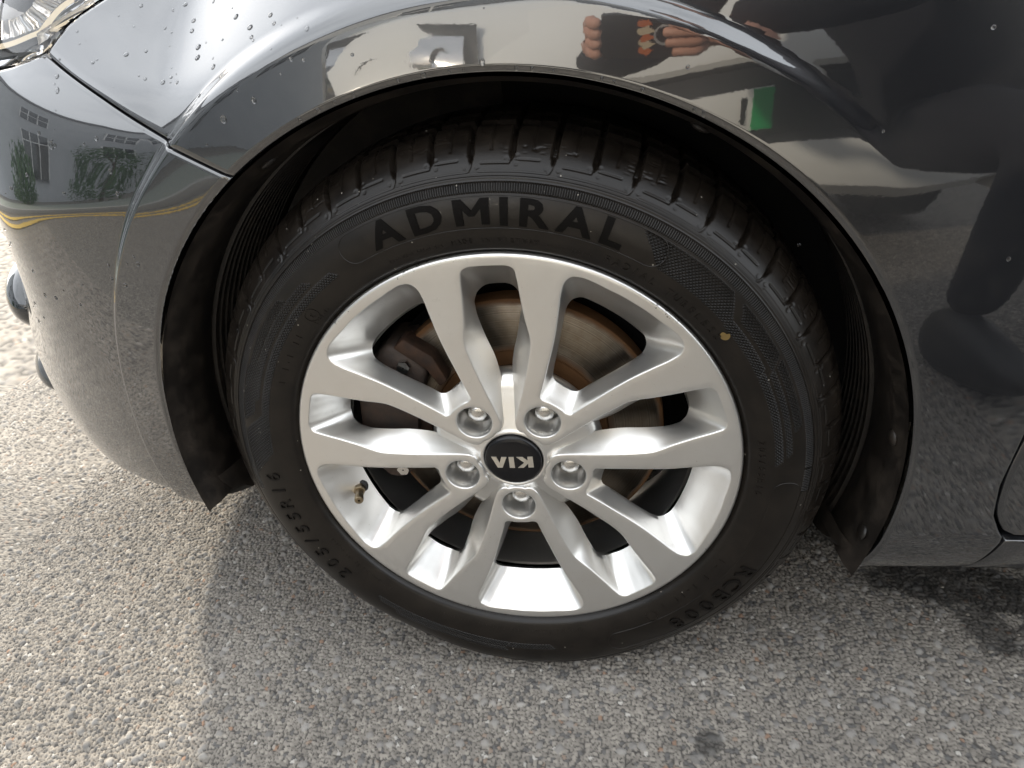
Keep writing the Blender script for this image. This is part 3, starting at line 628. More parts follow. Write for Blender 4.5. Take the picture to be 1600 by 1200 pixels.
lettering('small_lettering', 'I I-I II', 147, 14, .2340, .2400, .0008, 0, 'tyre_rubber')
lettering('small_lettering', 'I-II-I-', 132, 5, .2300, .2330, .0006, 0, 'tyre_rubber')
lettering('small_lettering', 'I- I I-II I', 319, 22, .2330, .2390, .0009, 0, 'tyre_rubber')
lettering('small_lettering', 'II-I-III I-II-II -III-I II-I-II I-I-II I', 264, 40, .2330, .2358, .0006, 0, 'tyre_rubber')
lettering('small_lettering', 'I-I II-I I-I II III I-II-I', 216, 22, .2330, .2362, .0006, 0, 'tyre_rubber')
def ring_mark(a, r, rad, nm='approval_mark'):
    n = 40; V = []; F = []
    for k in range(n):
        t = 2*math.pi*k/n
        for (rad_, dy) in ((rad, .0), (rad, -.0007), (rad-.0009, -.0007), (rad-.0009, 0)):
            rr = r+rad_*math.sin(t); aa = R_(a)-rad_*math.cos(t)/r; V.append((rr*math.cos(aa), float(tyre_y(rr))+dy, ZC+rr*math.sin(aa)))
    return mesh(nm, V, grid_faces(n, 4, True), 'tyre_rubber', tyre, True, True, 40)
ring_mark(133.2, .2380, .0070); ring_mark(303.5, .2405, .0065)
lettering('approval_letter', 'E', 133.2, 2.4, .2356, .2402, .0006, 0, 'tyre_rubber')
def outline_strip(nm, a0, a1, r0, r1, wdt=.0009):
    """thin raised frame line: a rounded box along the sidewall"""
    k = 14; path = [(a, r1) for a in np.linspace(a0, a1, 80)] + [(a1-math.sin(t)*(r1-r0)/2/r1*57.3, (r0+r1)/2+(r1-r0)/2*math.cos(t)) for t in np.linspace(0, math.pi, k)[1:-1]] + [(a, r0) for a in np.linspace(a1, a0, 80)] + [(a0+math.sin(t)*(r1-r0)/2/r1*57.3, (r0+r1)/2-(r1-r0)/2*math.cos(t)) for t in np.linspace(0, math.pi, k)[1:-1]]
    V = []; n = len(path)
    for i, (a, r) in enumerate(path):
        pa, pr = path[i-1]; na, nr_ = path[(i+1) % n]; dx, dr = (na-pa)/57.3*r, nr_-pr; l_ = math.hypot(dx, dr)+1e-9; ox, orr = -dr/l_, dx/l_
        for sgn, dy in ((-1, .0004), (-.6, -.0005), (.6, -.0005), (1, .0004)):
            rr = r+orr*wdt*sgn*.5; aa = R_(a+ox*wdt*sgn*.5/r*57.3); X, Y, Z = deform(np.array(rr*math.cos(aa)), np.array(float(tyre_y(rr))+dy), np.array(ZC+rr*math.sin(aa))); V.append((float(X), float(Y), float(Z)))
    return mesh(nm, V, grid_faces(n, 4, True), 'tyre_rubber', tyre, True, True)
outline_strip('lettering_frame', 115, 57.5, .2452, .2712); outline_strip('lettering_frame', 354, 292, .2470, .2735)
# yellow balance dot, a worn disc
pts = []
for t in np.linspace(0, 2*math.pi, 28, endpoint=False):
    rr = .2420+.0042*math.sin(t)*(1 if math.sin(t) < 0 or math.cos(t) > -.2 else .45); aa = R_(35.4)-.0042*math.cos(t)/.24; pts.append((rr*math.cos(aa), float(tyre_y(rr))-.0004, ZC+rr*math.sin(aa)))
mesh('balance_dot', pts, [list(range(28))], 'yellow_mark', tyre, False)

# ------------------------------------------------------------------ alloy wheel
WROT = R_(-.32)
def yface(r): return .0055*np.clip(1-(r/.200)**2, 0, 1)
def local(u, t, ang): c, s = math.cos(ang), math.sin(ang); return u*c-t*s, u*s+t*c
# half outlines in mm: (u,t) at the face, (u,t,depth) at the foot of the wall
WF = [(80.5, 0), (80.2, 7), (79.2, 12.5), (80.5, 16.5), (86, 18.6), (93, 20.8), (111, 27), (129, 33.2), (149, 41), (168, 49.8), (184, 57.2), (192, 59.3), (199, 57.5), (203.5, 51), (205.8, 40), (207, 27), (208.4, 12), (208.6, 0)]
WB = [(92, 0, 20), (92.2, 5, 20), (93, 10, 20), (95.5, 13.8, 20), (99, 16, 21), (104, 18.2, 22), (118, 23.6, 22), (131, 28.8, 22), (146, 34.8, 23), (157, 39.3, 25), (165, 41.2, 28), (170, 40.0, 31), (174, 36.2, 33), (176.2, 31, 34.5), (177.4, 24.5, 35), (178.2, 16, 35), (178.6, 8, 35), (178.8, 0, 35)]
NF = [(33.5, 13.6), (34.5, 10.6), (38, 7.8), (43, 6.7), (53, 8.4), (63, 11.4), (84, 18.0), (104, 23.6), (121, 27.8), (134, 29.9), (143, 29.2), (155, 27.4), (178, 25.3), (197, 24.0), (204, 22.8), (207.4, 18.5), (208.5, 9), (208.6, 0)]
NB_ = [(32, 14.2, 5), (33.5, 10, 6), (38, 6.6, 7.5), (43, 5.4, 9), (53, 5.2, 12), (63, 5.2, 15), (84, 5.4, 22), (102, 7.4, 22), (115, 10.2, 22), (128, 14.2, 22), (139, 17, 22), (150, 19.5, 22.5), (160, 21.2, 25), (167.5, 21.0, 28), (172.5, 18.6, 31), (176, 14, 34), (178.2, 7, 35), (178.6, 0, 35)]
def mirror(Lh, open_=False):
    a = [tuple(p) for p in Lh]; b = [(p[0], -p[1], *p[2:]) for p in Lh]
    return a, b
def make_rim():
    K = 7; face_loops = []; walls = []
    def add_loop(F, Bk):
        """F (n,2) face outline in mm; Bk (n,3) wall foot in mm (u,t in wheel plane already rotated)"""
        F = F/1000; Bk = Bk/1000; n = len(F)
        tn = np.roll(F, -1, 0)-np.roll(F, 1, 0); tn /= np.linalg.norm(tn, axis=1)[:, None]+1e-12; nn = np.stack([tn[:, 1], -tn[:, 0]], 1)
        area = .5*np.sum(F[:, 0]*np.roll(F[:, 1], -1)-np.roll(F[:, 0], -1)*F[:, 1]); nn = nn*np.sign(area)                 # away from the opening
        tb = np.roll(Bk[:, :2], -1, 0)-np.roll(Bk[:, :2], 1, 0); tb /= np.linalg.norm(tb, axis=1)[:, None]+1e-12; nbk = np.stack([tb[:, 1], -tb[:, 0]], 1)*np.sign(area)
        yf = lambda P: yface(np.hypot(P[:, 0], P[:, 1]))
        A = F+nn*.0014; rows = [np.column_stack([A, yf(A)]), np.column_stack([F+nn*.0006, yf(F)+.00025]), np.column_stack([F+nn*.0001, yf(F)+.0010])]
        base = yf(Bk); foot = np.column_stack([Bk[:, :2], base+Bk[:, 2]]); st = np.column_stack([F, yf(F)+.0018])
        for t in (.12, .35, .6, .85):
            cv = st*(1-t)+foot*t; rows.append(cv)
        rows.append(foot); rows.append(np.column_stack([Bk[:, :2]+nbk*.0010, foot[:, 2]+.0016])); rows.append(np.column_stack([Bk[:, :2]+nbk*.004, foot[:, 2]+.0035])); rows.append(np.column_stack([Bk[:, :2]+nbk*.009, foot[:, 2]+.012]))
        face_loops.append(A); walls.append(np.array(rows))
    for k in range(5):
        ang = R_(54+72*k)+WROT; a, b = mirror(WF); Fp = np.array(b[::-1][:-1] + a[:-1])      # from +rim.. closed loop
        a3, b3 = mirror(WB); Bp = np.array(b3[::-1][:-1] + a3[:-1])
        f = cr_curve(np.column_stack([Fp, Bp]), K, True); fx = np.column_stack(local(f[:, 0], f[:, 1], ang)); bx_ = np.column_stack(local(f[:, 2], f[:, 3], ang)); add_loop(fx, np.column_stack([bx_, f[:, 4]]))
    FF = []; 
    for k in range(5):
        ang = R_(18+72*k)+WROT; a, b = mirror(NF); a3, b3 = mirror(NB_)
        seq = list(zip(b, b3)) + list(zip(a[::-1], a3[::-1]))[1:]
        c = cr_curve(np.array([list(p)+list(q_) for p, q_ in seq]), K)
        fx = np.column_stack(local(c[:, 0], c[:, 1], ang)); bx_ = np.column_stack(local(c[:, 2], c[:, 3], ang)); FF.append(np.column_stack([fx, bx_, c[:, 4]]))
        # boss edge round the cap to the next slot
        p0 = FF[-1][-1]; nxt = local(33.5, -13.6, ang+R_(72)); nb3 = local(32, -14.2, ang+R_(72)); m_ = 9
        am = ang+R_(36)
        for j in range(1, m_):
            t = j/m_; q_ = np.array([p0[0]*(1-t)+nxt[0]*t, p0[1]*(1-t)+nxt[1]*t]); q3 = np.array([p0[2]*(1-t)+nb3[0]*t, p0[3]*(1-t)+nb3[1]*t]); bul = 1-.05*math.sin(math.pi*t); rr_ = np.hypot(*q_); q_ = q_*max(bul, 33.0/rr_); q3 = q3*(31.0/np.hypot(*q3)); FF[-1] = np.vstack([FF[-1], [*q_, *q3, 5.0]])
    FF = np.vstack(FF); add_loop(FF[:, :2], FF[:, 2:5])
    # lug pockets
    for k in range(5):
        ang = R_(54+72*k)+WROT; cx, cy = local(57.15, 0, ang); t = np.linspace(0, 2*math.pi, 48, endpoint=False)
        add_loop(np.column_stack([cx+17.4*np.cos(t), cy+17.4*np.sin(t)]), np.column_stack([cx+15.0*np.cos(t), cy+15.0*np.sin(t), np.full(48, 40.)]))
    # front face: constrained triangulation between all outlines
    no = 360; to = np.linspace(0, 2*math.pi, no, endpoint=False); RO = .2162; outer = np.column_stack([RO*np.cos(to), RO*np.sin(to)])
    pts = [outer]+face_loops; off = 0; vs = []; loops_idx = []
    for P in pts: vs += [Vector((float(p[0]), float(p[1]))) for p in P]; loops_idx.append(list(range(off, off+len(P)))); off += len(P)
    edges = [(Lp[i], Lp[(i+1) % len(Lp)]) for Lp in loops_idx for i in range(len(Lp))]
    allb = np.vstack(pts); inner = []
    for rr in np.arange(.036, .216, .0045):
        for a_ in np.arange(0, 2*math.pi, .0045/rr):
            p_ = np.array([rr*math.cos(a_), rr*math.sin(a_)])
            if np.min(np.sum((allb-p_)**2, 1)) > .0025**2: inner.append(Vector(p_))
    Vo, Eo, Fo, *_ = delaunay_2d_cdt(vs+inner, edges, [], 0, 1e-7)
    Vn = np.array([(v.x, v.y) for v in Vo])
    def inside(poly, P):
        x, y = P; c = False; X, Y = poly[:, 0], poly[:, 1]; X2, Y2 = np.roll(X, -1), np.roll(Y, -1); hit = ((Y > y) != (Y2 > y)) & (x < (X2-X)*(y-Y)/(Y2-Y+1e-15)+X); return np.count_nonzero(hit) % 2 == 1
    keep = []
    bb = [(P.min(0), P.max(0), P) for P in face_loops]
    for f in Fo:
        c = Vn[list(f)].mean(0)
        if np.hypot(*c) > RO: continue
        if any((c >= lo).all() and (c <= hi).all() and inside(P, c) for lo, hi, P in bb): continue
        keep.append(f)
    V = [(v[0], yface(math.hypot(*v)), v[1]) for v in Vn]; F = [tuple(f) for f in keep]
    for W_ in walls:
        nr, n, _ = W_.shape; o_ = len(V); V += [(p[0], p[2], p[1]) for row in W_ for p in row]
        for i in range(nr-1):
            for j in range(n): a_, b_ = o_+i*n+j, o_+i*n+(j+1) % n; F.append((a_, b_, b_+n, a_+n))
    # flange lip
    lip = [(RO, 0.), (.2178, .0001), (.2192, .0007), (.2202, .0019), (.2206, .0036), (.2204, .006), (.217, .012), (.205, .014)]
    o_ = len(V); V += [(r*math.cos(t), y, r*math.sin(t)) for (r, y) in lip for t in to]
    for i in range(len(lip)-1):
        for j in range(no): a_, b_ = o_+i*no+j, o_+i*no+(j+1) % no; F.append((a_, b_, b_+no, a_+no))
    V = np.array(V); V[:, 2] += ZC
    me = bpy.data.meshes.new('alloy_wheel'); me.from_pydata(V.tolist(), [], F); bm = bmesh.new(); bm.from_mesh(me); bmesh.ops.remove_doubles(bm, verts=bm.verts, dist=2e-5); bmesh.ops.recalc_face_normals(bm, faces=bm.faces); bm.to_mesh(me); bm.free()
    me.polygons.foreach_set('use_smooth', np.full(len(me.polygons), True)); me.set_sharp_from_angle(angle=R_(50))
    return add('alloy_wheel', me, 'alloy_silver', car)
rim = make_rim()
C0 = (0, 0, ZC)
def make_hub():
    P = cr_curve([(.0296, .0105), (.0300, .0085), (.0312, .0078), (.036, .0095), (.045, .0125), (.058, .0165), (.070, .0205), (.080, .0245), (.086, .0295), (.0885, .036), (.086, .048), (.06, .055)], 6); n = 300
    th = np.linspace(0, 2*math.pi, n, endpoint=False); V = np.stack([np.outer(np.cos(th), P[:, 0]), np.tile(P[:, 1], (n, 1)), np.outer(np.sin(th), P[:, 0])], -1).reshape(-1, 3); F = grid_faces(n, len(P), True)
    c = V[F].mean(1); keep = np.ones(len(F), bool)
    for k in range(5):
        x, z = local(.05715, 0, R_(54+72*k)+WROT); keep &= ~((np.hypot(c[:, 0]-x, c[:, 2]-z) < .0172) & (c[:, 1] < .044))
    V[:, 2] += ZC; return mesh('hub', V, F[keep], 'alloy_silver', rim, True, True, 40)
make_hub()
lathe('barrel', [(.1765, .0405), (.1795, .0430), (.1835, .052), (.1865, .075), (.1885, .12), (.196, .15), (.206, .172), (.216, .178)], 160, 'alloy_silver', rim, C0)
cap = lathe('centre_cap', [(.0002, .0032), (.012, .0034), (.022, .0040), (.0268, .0050), (.0284, .0062), (.0293, .0085), (.0294, .012)], 72, 'cap_black', car, C0)
def emblem(nm, poly):
    bm = bmesh.new(); vs = []
    for x, z in poly:
        X, Z = -x/1000, -z/1000; r = math.hypot(X, Z); vs.append(bm.verts.new((X, .0032+.0009*(r/.022)**2-.0007, ZC+Z)))
    f = bm.faces.new(vs); ex = bmesh.ops.extrude_face_region(bm, geom=[f]); bmesh.ops.translate(bm, vec=(0, .0014, 0), verts=[v for v in ex['geom'] if isinstance(v, bmesh.types.BMVert)])
    bmesh.ops.triangulate(bm, faces=bm.faces); o = bm_obj(nm, bm, 'emblem_silver', cap); return o
h = 6.6
emblem('emblem_letter', [(-20.5, -h), (-20.5, h), (-15.3, h), (-15.3, 1.6), (-10.5, h), (-4.6, h), (-11.6, .4), (-4.2, -h), (-10.4, -h), (-15.3, -1.9), (-15.3, -h)])
emblem('emblem_letter', [(-1.6, -h), (-1.6, h), (3.6, h), (3.6, -h)])
emblem('emblem_letter', [(5.6, -h), (11.0, h), (16.0, h), (21.4, -h), (16.0, -h), (13.5, .8), (11.0, -h)])
# lug nuts
def lug_nut():
    bm = bmesh.new(); rows = [(.0132, .046, 1), (.0132, .0375, 1), (.0124, .0362, 1), (.0108, .0360, 6), (.0108, .0238, 6), (.0102, .0222, 6), (.0092, .0214, 1), (.0068, .0197, 1), (.0026, .0189, 1)]; n = 36; vs = []
    for r, y, kind in rows:
        ring = []
        for k in range(n):
            t = 2*math.pi*k/n; rr = r if kind == 1 else r*math.cos(math.pi/6)/math.cos((t % (math.pi/3))-math.pi/6)*.985; ring.append(bm.verts.new((rr*math.cos(t), y, rr*math.sin(t))))
        vs.append(ring)
    for a_, b_ in zip(vs[:-1], vs[1:]):
        for k in range(n): bm.faces.new((a_[k], a_[(k+1) % n], b_[(k+1) % n], b_[k]))
    bm.faces.new(vs[-1]); bmesh.ops.recalc_face_normals(bm, faces=bm.faces); me = bpy.data.meshes.new('lug_nut'); bm.to_mesh(me); bm.free(); me.polygons.foreach_set('use_smooth', np.full(len(me.polygons), True)); me.set_sharp_from_angle(angle=R_(32)); me.materials.append(MATS['nut_steel']); return me
ln_me = lug_nut()
for k in range(5):
    x, z = local(.05715, 0, R_(54+72*k)+WROT); o = add('lug_nut', ln_me, None, None); o.location = (x, 0, ZC+z); o.rotation_euler = (0, .4*k*k, 0); set_parent(o, rim)
for k in range(5):
    x, z = local(.05715, 0, R_(54+72*k)+WROT); lathe('pocket_floor', [(.0105, .0450), (.0165, .0452)], 32, 'alloy_silver', rim, (x, 0, ZC+z))
# valve with its dish, in the lower left window
def valve():
    ang = R_(196.5)+WROT; base = np.array([.1905*math.cos(ang), .030, ZC+.1905*math.sin(ang)]); d = Vector((-.35*math.cos(ang), -1.0, -.35*math.sin(ang))).normalized(); M = Matrix.Translation(base.tolist()) @ d.to_track_quat('Y', 'Z').to_matrix().to_4x4()
    def part(nm, prof, m, n=24):
        o = lathe(nm, prof, n, m, None); o.data.transform(M); set_parent(o, rim); return o
    part('valve_grommet', [(.0100, -.008), (.0095, .002), (.0080, .0035), (.0045, .0042), (.001, .0042)], 'rubber_black'); part('valve_nut', [(.0068, .0035), (.0068, .0105), (.0058, .0115), (.003, .0116)], 'valve_brass', 6); part('valve_stem', [(.0042, .011), (.0042, .020), (.0048, .021), (.0048, .0285), (.004, .0295), (.0012, .0297)], 'valve_brass')
    bm = bmesh.new(); bmesh.ops.create_uvsphere(bm, u_segments=28, v_segments=14, radius=1)
valve()
# brake disc and caliper
D0 = add('brake_disc', bpy.data.meshes.new('brake_disc'), None, None); bpy.data.objects.remove(D0)
dd = lathe('brake_disc', [(.076, .0665), (.092, .0665), (.0930, .0650), (.1480, .0650), (.1492, .0660), (.1495, .0685), (.1495, .0860), (.148, .0875), (.085, .0875)], 160, 'brake_disc_metal', None, (0, 0, 0)); dd.location = C0; set_parent(dd, car)
lathe('disc_bell', [(.03, .052), (.070, .052), (.0745, .0535), (.0762, .057), (.0765, .0668)], 90, 'rusty_iron', dd, C0)
lathe('splash_shield', [(.07, .105), (.150, .105), (.156, .098), (.158, .095)], 90, 'inner_black', car, C0)
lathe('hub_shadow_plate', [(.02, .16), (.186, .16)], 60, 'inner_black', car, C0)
def caliper():
    def block(nm, outline, y0, y1, m, parent, bev=.004):
        pts = [(r*math.cos(R_(a)), y0, ZC+r*math.sin(R_(a))) for a, r in outline]; return prism(nm, pts, (0, y1-y0, 0), m, parent, bev)
    body_ = block('brake_caliper', [(137, .118), (134, .150), (139, .168), (150, .174), (165, .175), (180, .175), (192, .172), (200, .165), (203, .150), (199, .120), (186, .112), (168, .108), (150, .110)], .050, .112, 'caliper_iron', car, .006)
    block('caliper_bridge', [(146, .122), (144, .150), (152, .158), (160, .158), (158, .126)], .038, .052, 'caliper_iron', body_, .004); block('caliper_bridge', [(178, .122), (176, .156), (186, .158), (194, .150), (190, .124)], .038, .052, 'caliper_iron', body_, .004)
    block('pad_plate', [(155, .098), (153, .112), (186, .114), (184, .098)], .058, .064, 'rusty_iron', body_, .002); block('caliper_bracket', [(133, .096), (128, .125), (131, .158), (137, .160), (136, .120), (140, .098)], .046, .070, 'rusty_iron', body_, .003)
    for a in (141, 197): 
        o = lathe('caliper_bolt', [(.001, -.004), (.007, -.004), (.0075, -.003), (.0075, .004)], 6, 'nut_steel', body_, (.14*math.cos(R_(a)), .047, ZC+.14*math.sin(R_(a))))
caliper()

# ------------------------------------------------------------------ water drops on the panels
def droplets():
    bm = bmesh.new(); bmesh.ops.create_uvsphere(bm, u_segments=12, v_segments=8, radius=1)
    bmesh.ops.delete(bm, geom=[v for v in bm.verts if v.co.z < -.3], context='VERTS'); me = bpy.data.meshes.new('water_drop'); bm.to_mesh(me); bm.free(); me.polygons.foreach_set('use_smooth', np.full(len(me.polygons), True)); me.materials.append(MATS['water'])
    r_ = random.Random(3); n = 0
    def put(s, v, r, par):
        P = body(np.array([s]), np.array([v]))[0]; e = .004; a = body(np.array([s+e]), np.array([v]))[0]-body(np.array([s-e]), np.array([v]))[0]; b = body(np.array([s]), np.array([v+e]))[0]-body(np.array([s]), np.array([v-e]))[0]
        N = Vector(np.cross(b, a)).normalized(); N = -N if N.y > 0 and N.z < .3 else N
        if N.y > 0: N = -N
        o = bpy.data.objects.new('water_drop', me); COL.objects.link(o); q_ = N.to_track_quat('Z', 'Y'); o.rotation_mode = 'QUATERNION'; o.rotation_quaternion = q_; o.location = P; r *= .82; o.scale = (r*(.85+.3*r_.random()), r*(.95+.5*r_.random()), r*.55); set_parent(o, par)
    while n < 95:
        s, v = r_.uniform(-.40, .05), r_.uniform(.63, .80); rr = math.hypot(s, v-ZC)
        if rr < .375: continue
        gl = -.202-(v-.612)*1.88
        if abs(s-gl) < .008 or (s < gl and v > .715+.0*s): continue
        if s > -.1 and r_.random() < .75: continue
        put(s, v, r_.choice([.0009, .0012, .0016, .0022, .0030])*r_.uniform(.8, 1.15), bumper if s < gl else fender); n += 1
    for k in range(45):
        s, v = r_.uniform(-.62, -.30), r_.uniform(.44, .655)
        if math.hypot(s, v-ZC) < .38: continue
        put(s, v, r_.choice([.001, .0014, .002, .0024]), bumper)
    for a in np.linspace(112, 60, 16):
        a += r_.uniform(-1.5, 1.5); put(.3635*math.cos(R_(a)), ZC+.3635*math.sin(R_(a)), r_.uniform(.0012, .0024), fender)
    for (s, v) in ((.165, .655), (.36, .66), (.30, .60), (.25, .52), (.40, .50), (.33, .70), (.02, .672)): put(s, v, r_.uniform(.0014, .0026), fender)
droplets()

# ------------------------------------------------------------------ the far side of the car, so that it stands and shades as a whole
def mirror_tree(o, parent, top=True):
    c = o.copy(); COL.objects.link(c); c.parent = parent
    for ch in list(o.children):
        if not ch.name.startswith(('water_drop', 'raised_letter', 'small_lettering')): mirror_tree(ch, c, False)
    if top: c.scale = (1, -1, 1); c.location = (o.location.x, -o.location.y, o.location.z)
    return c
for o in list(car.children):
    if o.name.split('.')[0] in ('front_bumper', 'front_fender', 'front_door', 'rear_door', 'rear_quarter', 'sill', 'bonnet', 'roof', 'side_window', 'headlamp', 'bumper_backing', 'body_frame', 'fender_frame', 'tyre', 'alloy_wheel', 'wheel_arch_liner', 'front_panel', 'grille', 'front_splitter', 'chrome_strip', 'fog_lamp_lens', 'fog_lamp_bezel', 'hub_shadow_plate'):
        mirror_tree(o, car)
for nm in ('tyre', 'alloy_wheel', 'hub_shadow_plate'):
    for sgn in (1, -1):
        o = [c for c in car.children if c.name == nm][0]; c = mirror_tree(o, car, False); c.scale = (1, sgn, 1); c.location = (o.location.x+2.65, sgn*o.location.y, o.location.z)
bm = bmesh.new(); box_bm(bm, (-.35, .9, .45), (.5, 1.1, .40)); box_bm(bm, (1.1, .9, .50), (2.2, 1.45, .5)); box_bm(bm, (2.9, .9, .5), (.9, 1.2, .5)); box_bm(bm, (.0, .9, .5), (.7, .9, .45))
bm_obj('engine_bay', bm, 'inner_black', car)['kind'] = 'stuff'

# ------------------------------------------------------------------ behind the camera: what the paint mirrors
def quad_strip(name, rows, m, parent): V = np.array(rows); return mesh(name, V.reshape(-1, 3), grid_faces(V.shape[0], V.shape[1]), m, parent, True, True, 35)
def white_car(cx, y0):
    wc = empty('white_car', (cx, y0, 0), 'white car parked nose-on across the bay with a green-banded plate', 'car')
    W = .90
    # body: cross sections along the length (y runs back from the nose), rounded in plan
    def sec(y, w_, zt, zb, rnd):
        pts = []
        for t in np.linspace(-1, 1, 41):
            x = w_*math.copysign(abs(t)**.9, t); e = abs(t); z = zt - rnd*max(0, (e-.72)/.28)**2.4; pts.append((cx+x, y, z))
        return pts
    prof = [(0, .62, .98), (-.03, .74, .99), (-.10, .82, 1.0), (-.22, .87, 1.0), (-.45, .89, 1.0), (-.9, .96, 1.0), (-1.15, 1.02, 1.0)]
    quad_strip('bonnet', [sec(y0+y, W*f*(.80 if k == 0 else .88 if k == 1 else .94 if k == 2 else 1), zt, 0, .10) for k, (y, zt, f) in enumerate(prof)], 'white_paint', wc)
    def face(zs, ys, ws, m, nm):
        rows = []
        for z, yy, w_ in zip(zs, ys, ws): rows.append([(cx+w_*W*t, y0+yy-.22*abs(t)**3.2, z) for t in np.linspace(-1, 1, 41)])
        return quad_strip(nm, rows, m, wc)
    face([.20, .24, .30, .36], [-.06, .01, .03, .02], [.93, .97, .99, 1.], 'white_paint', 'lower_bumper'); face([.36, .38, .57, .585], [.02, -.015, -.02, .015], [1., .97, .97, 1.], 'grille_black', 'grille'); face([.585, .60, .66, .74, .80], [.015, .025, .02, -.02, -.07], [1., 1., .99, .97, .92], 'white_paint', 'upper_bumper')
    side = []
    for z, w_ in ((.20, .96), (.35, 1.0), (.60, 1.01), (.85, 1.0), (.98, .97)): side.append([(z, w_)])
    for sg in (-1, 1):
        quad_strip('side_panel', [[(cx+sg*W*w_, y0+yy, z*(1 if yy < -.25 else .93)) for yy in np.linspace(-.20, -4.2, 20)] for ((z, w_),) in side], 'white_paint', wc)
        # headlamp: swept lens with chrome bowl
        hl = quad_strip('headlamp', [[(cx+sg*(W*(.56+.40*t)), y0+.018-.22*(abs(.56+.40*t))**3.2+d, z0+.05*t) for t in np.linspace(0, 1, 12)] for z0, d in ((.63, .028), (.66, .045), (.70, .04), (.735, .012), (.75, -.01))], 'reflector', wc)
        quad_strip('lamp_bezel', [[(cx+sg*(W*(.52+.46*t)), y0+.010-.22*(abs(.52+.46*t))**3.2+d, z0+.05*t) for t in np.linspace(0, 1, 12)] for z0, d in ((.605, .022), (.615, .030), (.755, .0), (.775, -.012))], 'grille_black', wc)
        for fr in (.64, .80): lathe('lamp_bowl', [(.004, .004), (.022, .010), (.030, .016), (.034, .004)], 20, 'chrome', hl, (cx+sg*W*fr, y0+.018-.22*fr**3.2+.030, .690+.04*(fr-.56)))
        lathe('indicator', [(.003, .0), (.02, .01), (.03, .03)], 14, 'sticker_orange', hl, (cx+sg*W*.86, y0-.13, .70))
    ws = quad_strip('windscreen', [[(cx+W*.92*t*(1-.12*k), y0+yy, zz) for t in np.linspace(-1, 1, 15)] for k, (yy, zz) in enumerate(((-1.12, 1.02), (-1.5, 1.30), (-1.75, 1.46)))], 'glass_dark', wc)
    quad_strip('roof', [[(cx+W*.72*t, y0+yy, zz-.03*t*t) for t in np.linspace(-1, 1, 15)] for yy, zz in ((-1.74, 1.462), (-2.2, 1.53), (-3.2, 1.52), (-4.0, 1.30), (-4.25, .95))], 'white_paint', wc)
    for sg in (-1, 1): quad_strip('side_window', [[(cx+sg*W*w_, y0+yy, z) for yy in np.linspace(-1.2 if z < 1.2 else -1.8, -4.1 if z < 1.2 else -3.9, 12)] for z, w_ in ((.96, .97), (1.25, .86), (1.49, .72))], 'glass_dark', wc)
    for sx in (-1, 1):
        for yy in (-.80, -3.4):
            o = lathe('tyre', [(.16, -.1), (.19, -.11), (.29, -.105), (.325, -.08), (.325, .08), (.29, .105), (.19, .11), (.16, .1)], 48, 'rubber_black', None, (0, 0, 0)); o.rotation_euler = (0, 0, math.pi/2); o.location = (cx+sx*.79, y0+yy, .325); set_parent(o, wc)
            r_ = lathe('alloy_wheel', [(.02, -.09), (.06, -.085), (.14, -.06), (.2, -.1)], 40, 'alloy_silver', None, (0, 0, 0)); r_.rotation_euler = (0, 0, math.pi/2*sx); r_.location = o.location; r_.parent = wc
    ZK = 1.11
    # number plate
    px = cx+.02; py = y0+.034
    bm = bmesh.new(); box_bm(bm, (px, py, .46), (.52, .008, .111)); pl = bm_obj('number_plate', bm, 'plate_white', wc, bevel=.002)
    bm = bmesh.new(); box_bm(bm, (px+.235, py+.0045, .46), (.05, .004, .108)); bm_obj('plate_band', bm, 'plate_green', pl)
    me = text_mesh('I', .02); o = add('plate_text', me, 'plate_text', None)
    xs = [v.co.x for v in me.vertices]; wdt = max(xs)-min(xs)
    for v in me.vertices: v.co = (px+.195-(v.co.x-min(xs))/wdt*.014, py+.0062, .425+v.co.y*.1)
    set_parent(o, pl)
    wc.scale = (1, 1, ZK)
    return wc
white_car(.25, -1.34)

# photographer ---------------------------------------------------------------------------------------------------------
def skin_body(name, joints, bones, m, parent, root=0, sub=2):
    me = bpy.data.meshes.new(name); me.from_pydata([j[0] for j in joints], bones, []); o = add(name, me, m, parent if parent else None)
    o.modifiers.new('skin', 'SKIN'); sv = me.skin_vertices[0].data if len(me.skin_vertices) else None
    if sv is None:
        bm = bmesh.new(); bm.from_mesh(me); bm.verts.layers.skin.verify(); bm.to_mesh(me); bm.free(); sv = me.skin_vertices[0].data
    for k, j in enumerate(joints): r = j[1]; sv[k].radius = (r, r) if not isinstance(r, tuple) else r; sv[k].use_root = (k == root)
    ss = o.modifiers.new('sub', 'SUBSURF'); ss.levels = sub; ss.render_levels = sub; o.modifiers['skin'].use_smooth_shade = True
    return o
PH = CAM - FW*.012 + RT*.030 - UP*.016                       # middle of the phone, just behind its lens
def pc(r, u, f): return tuple(PH + RT*r + UP*u + FW*f)
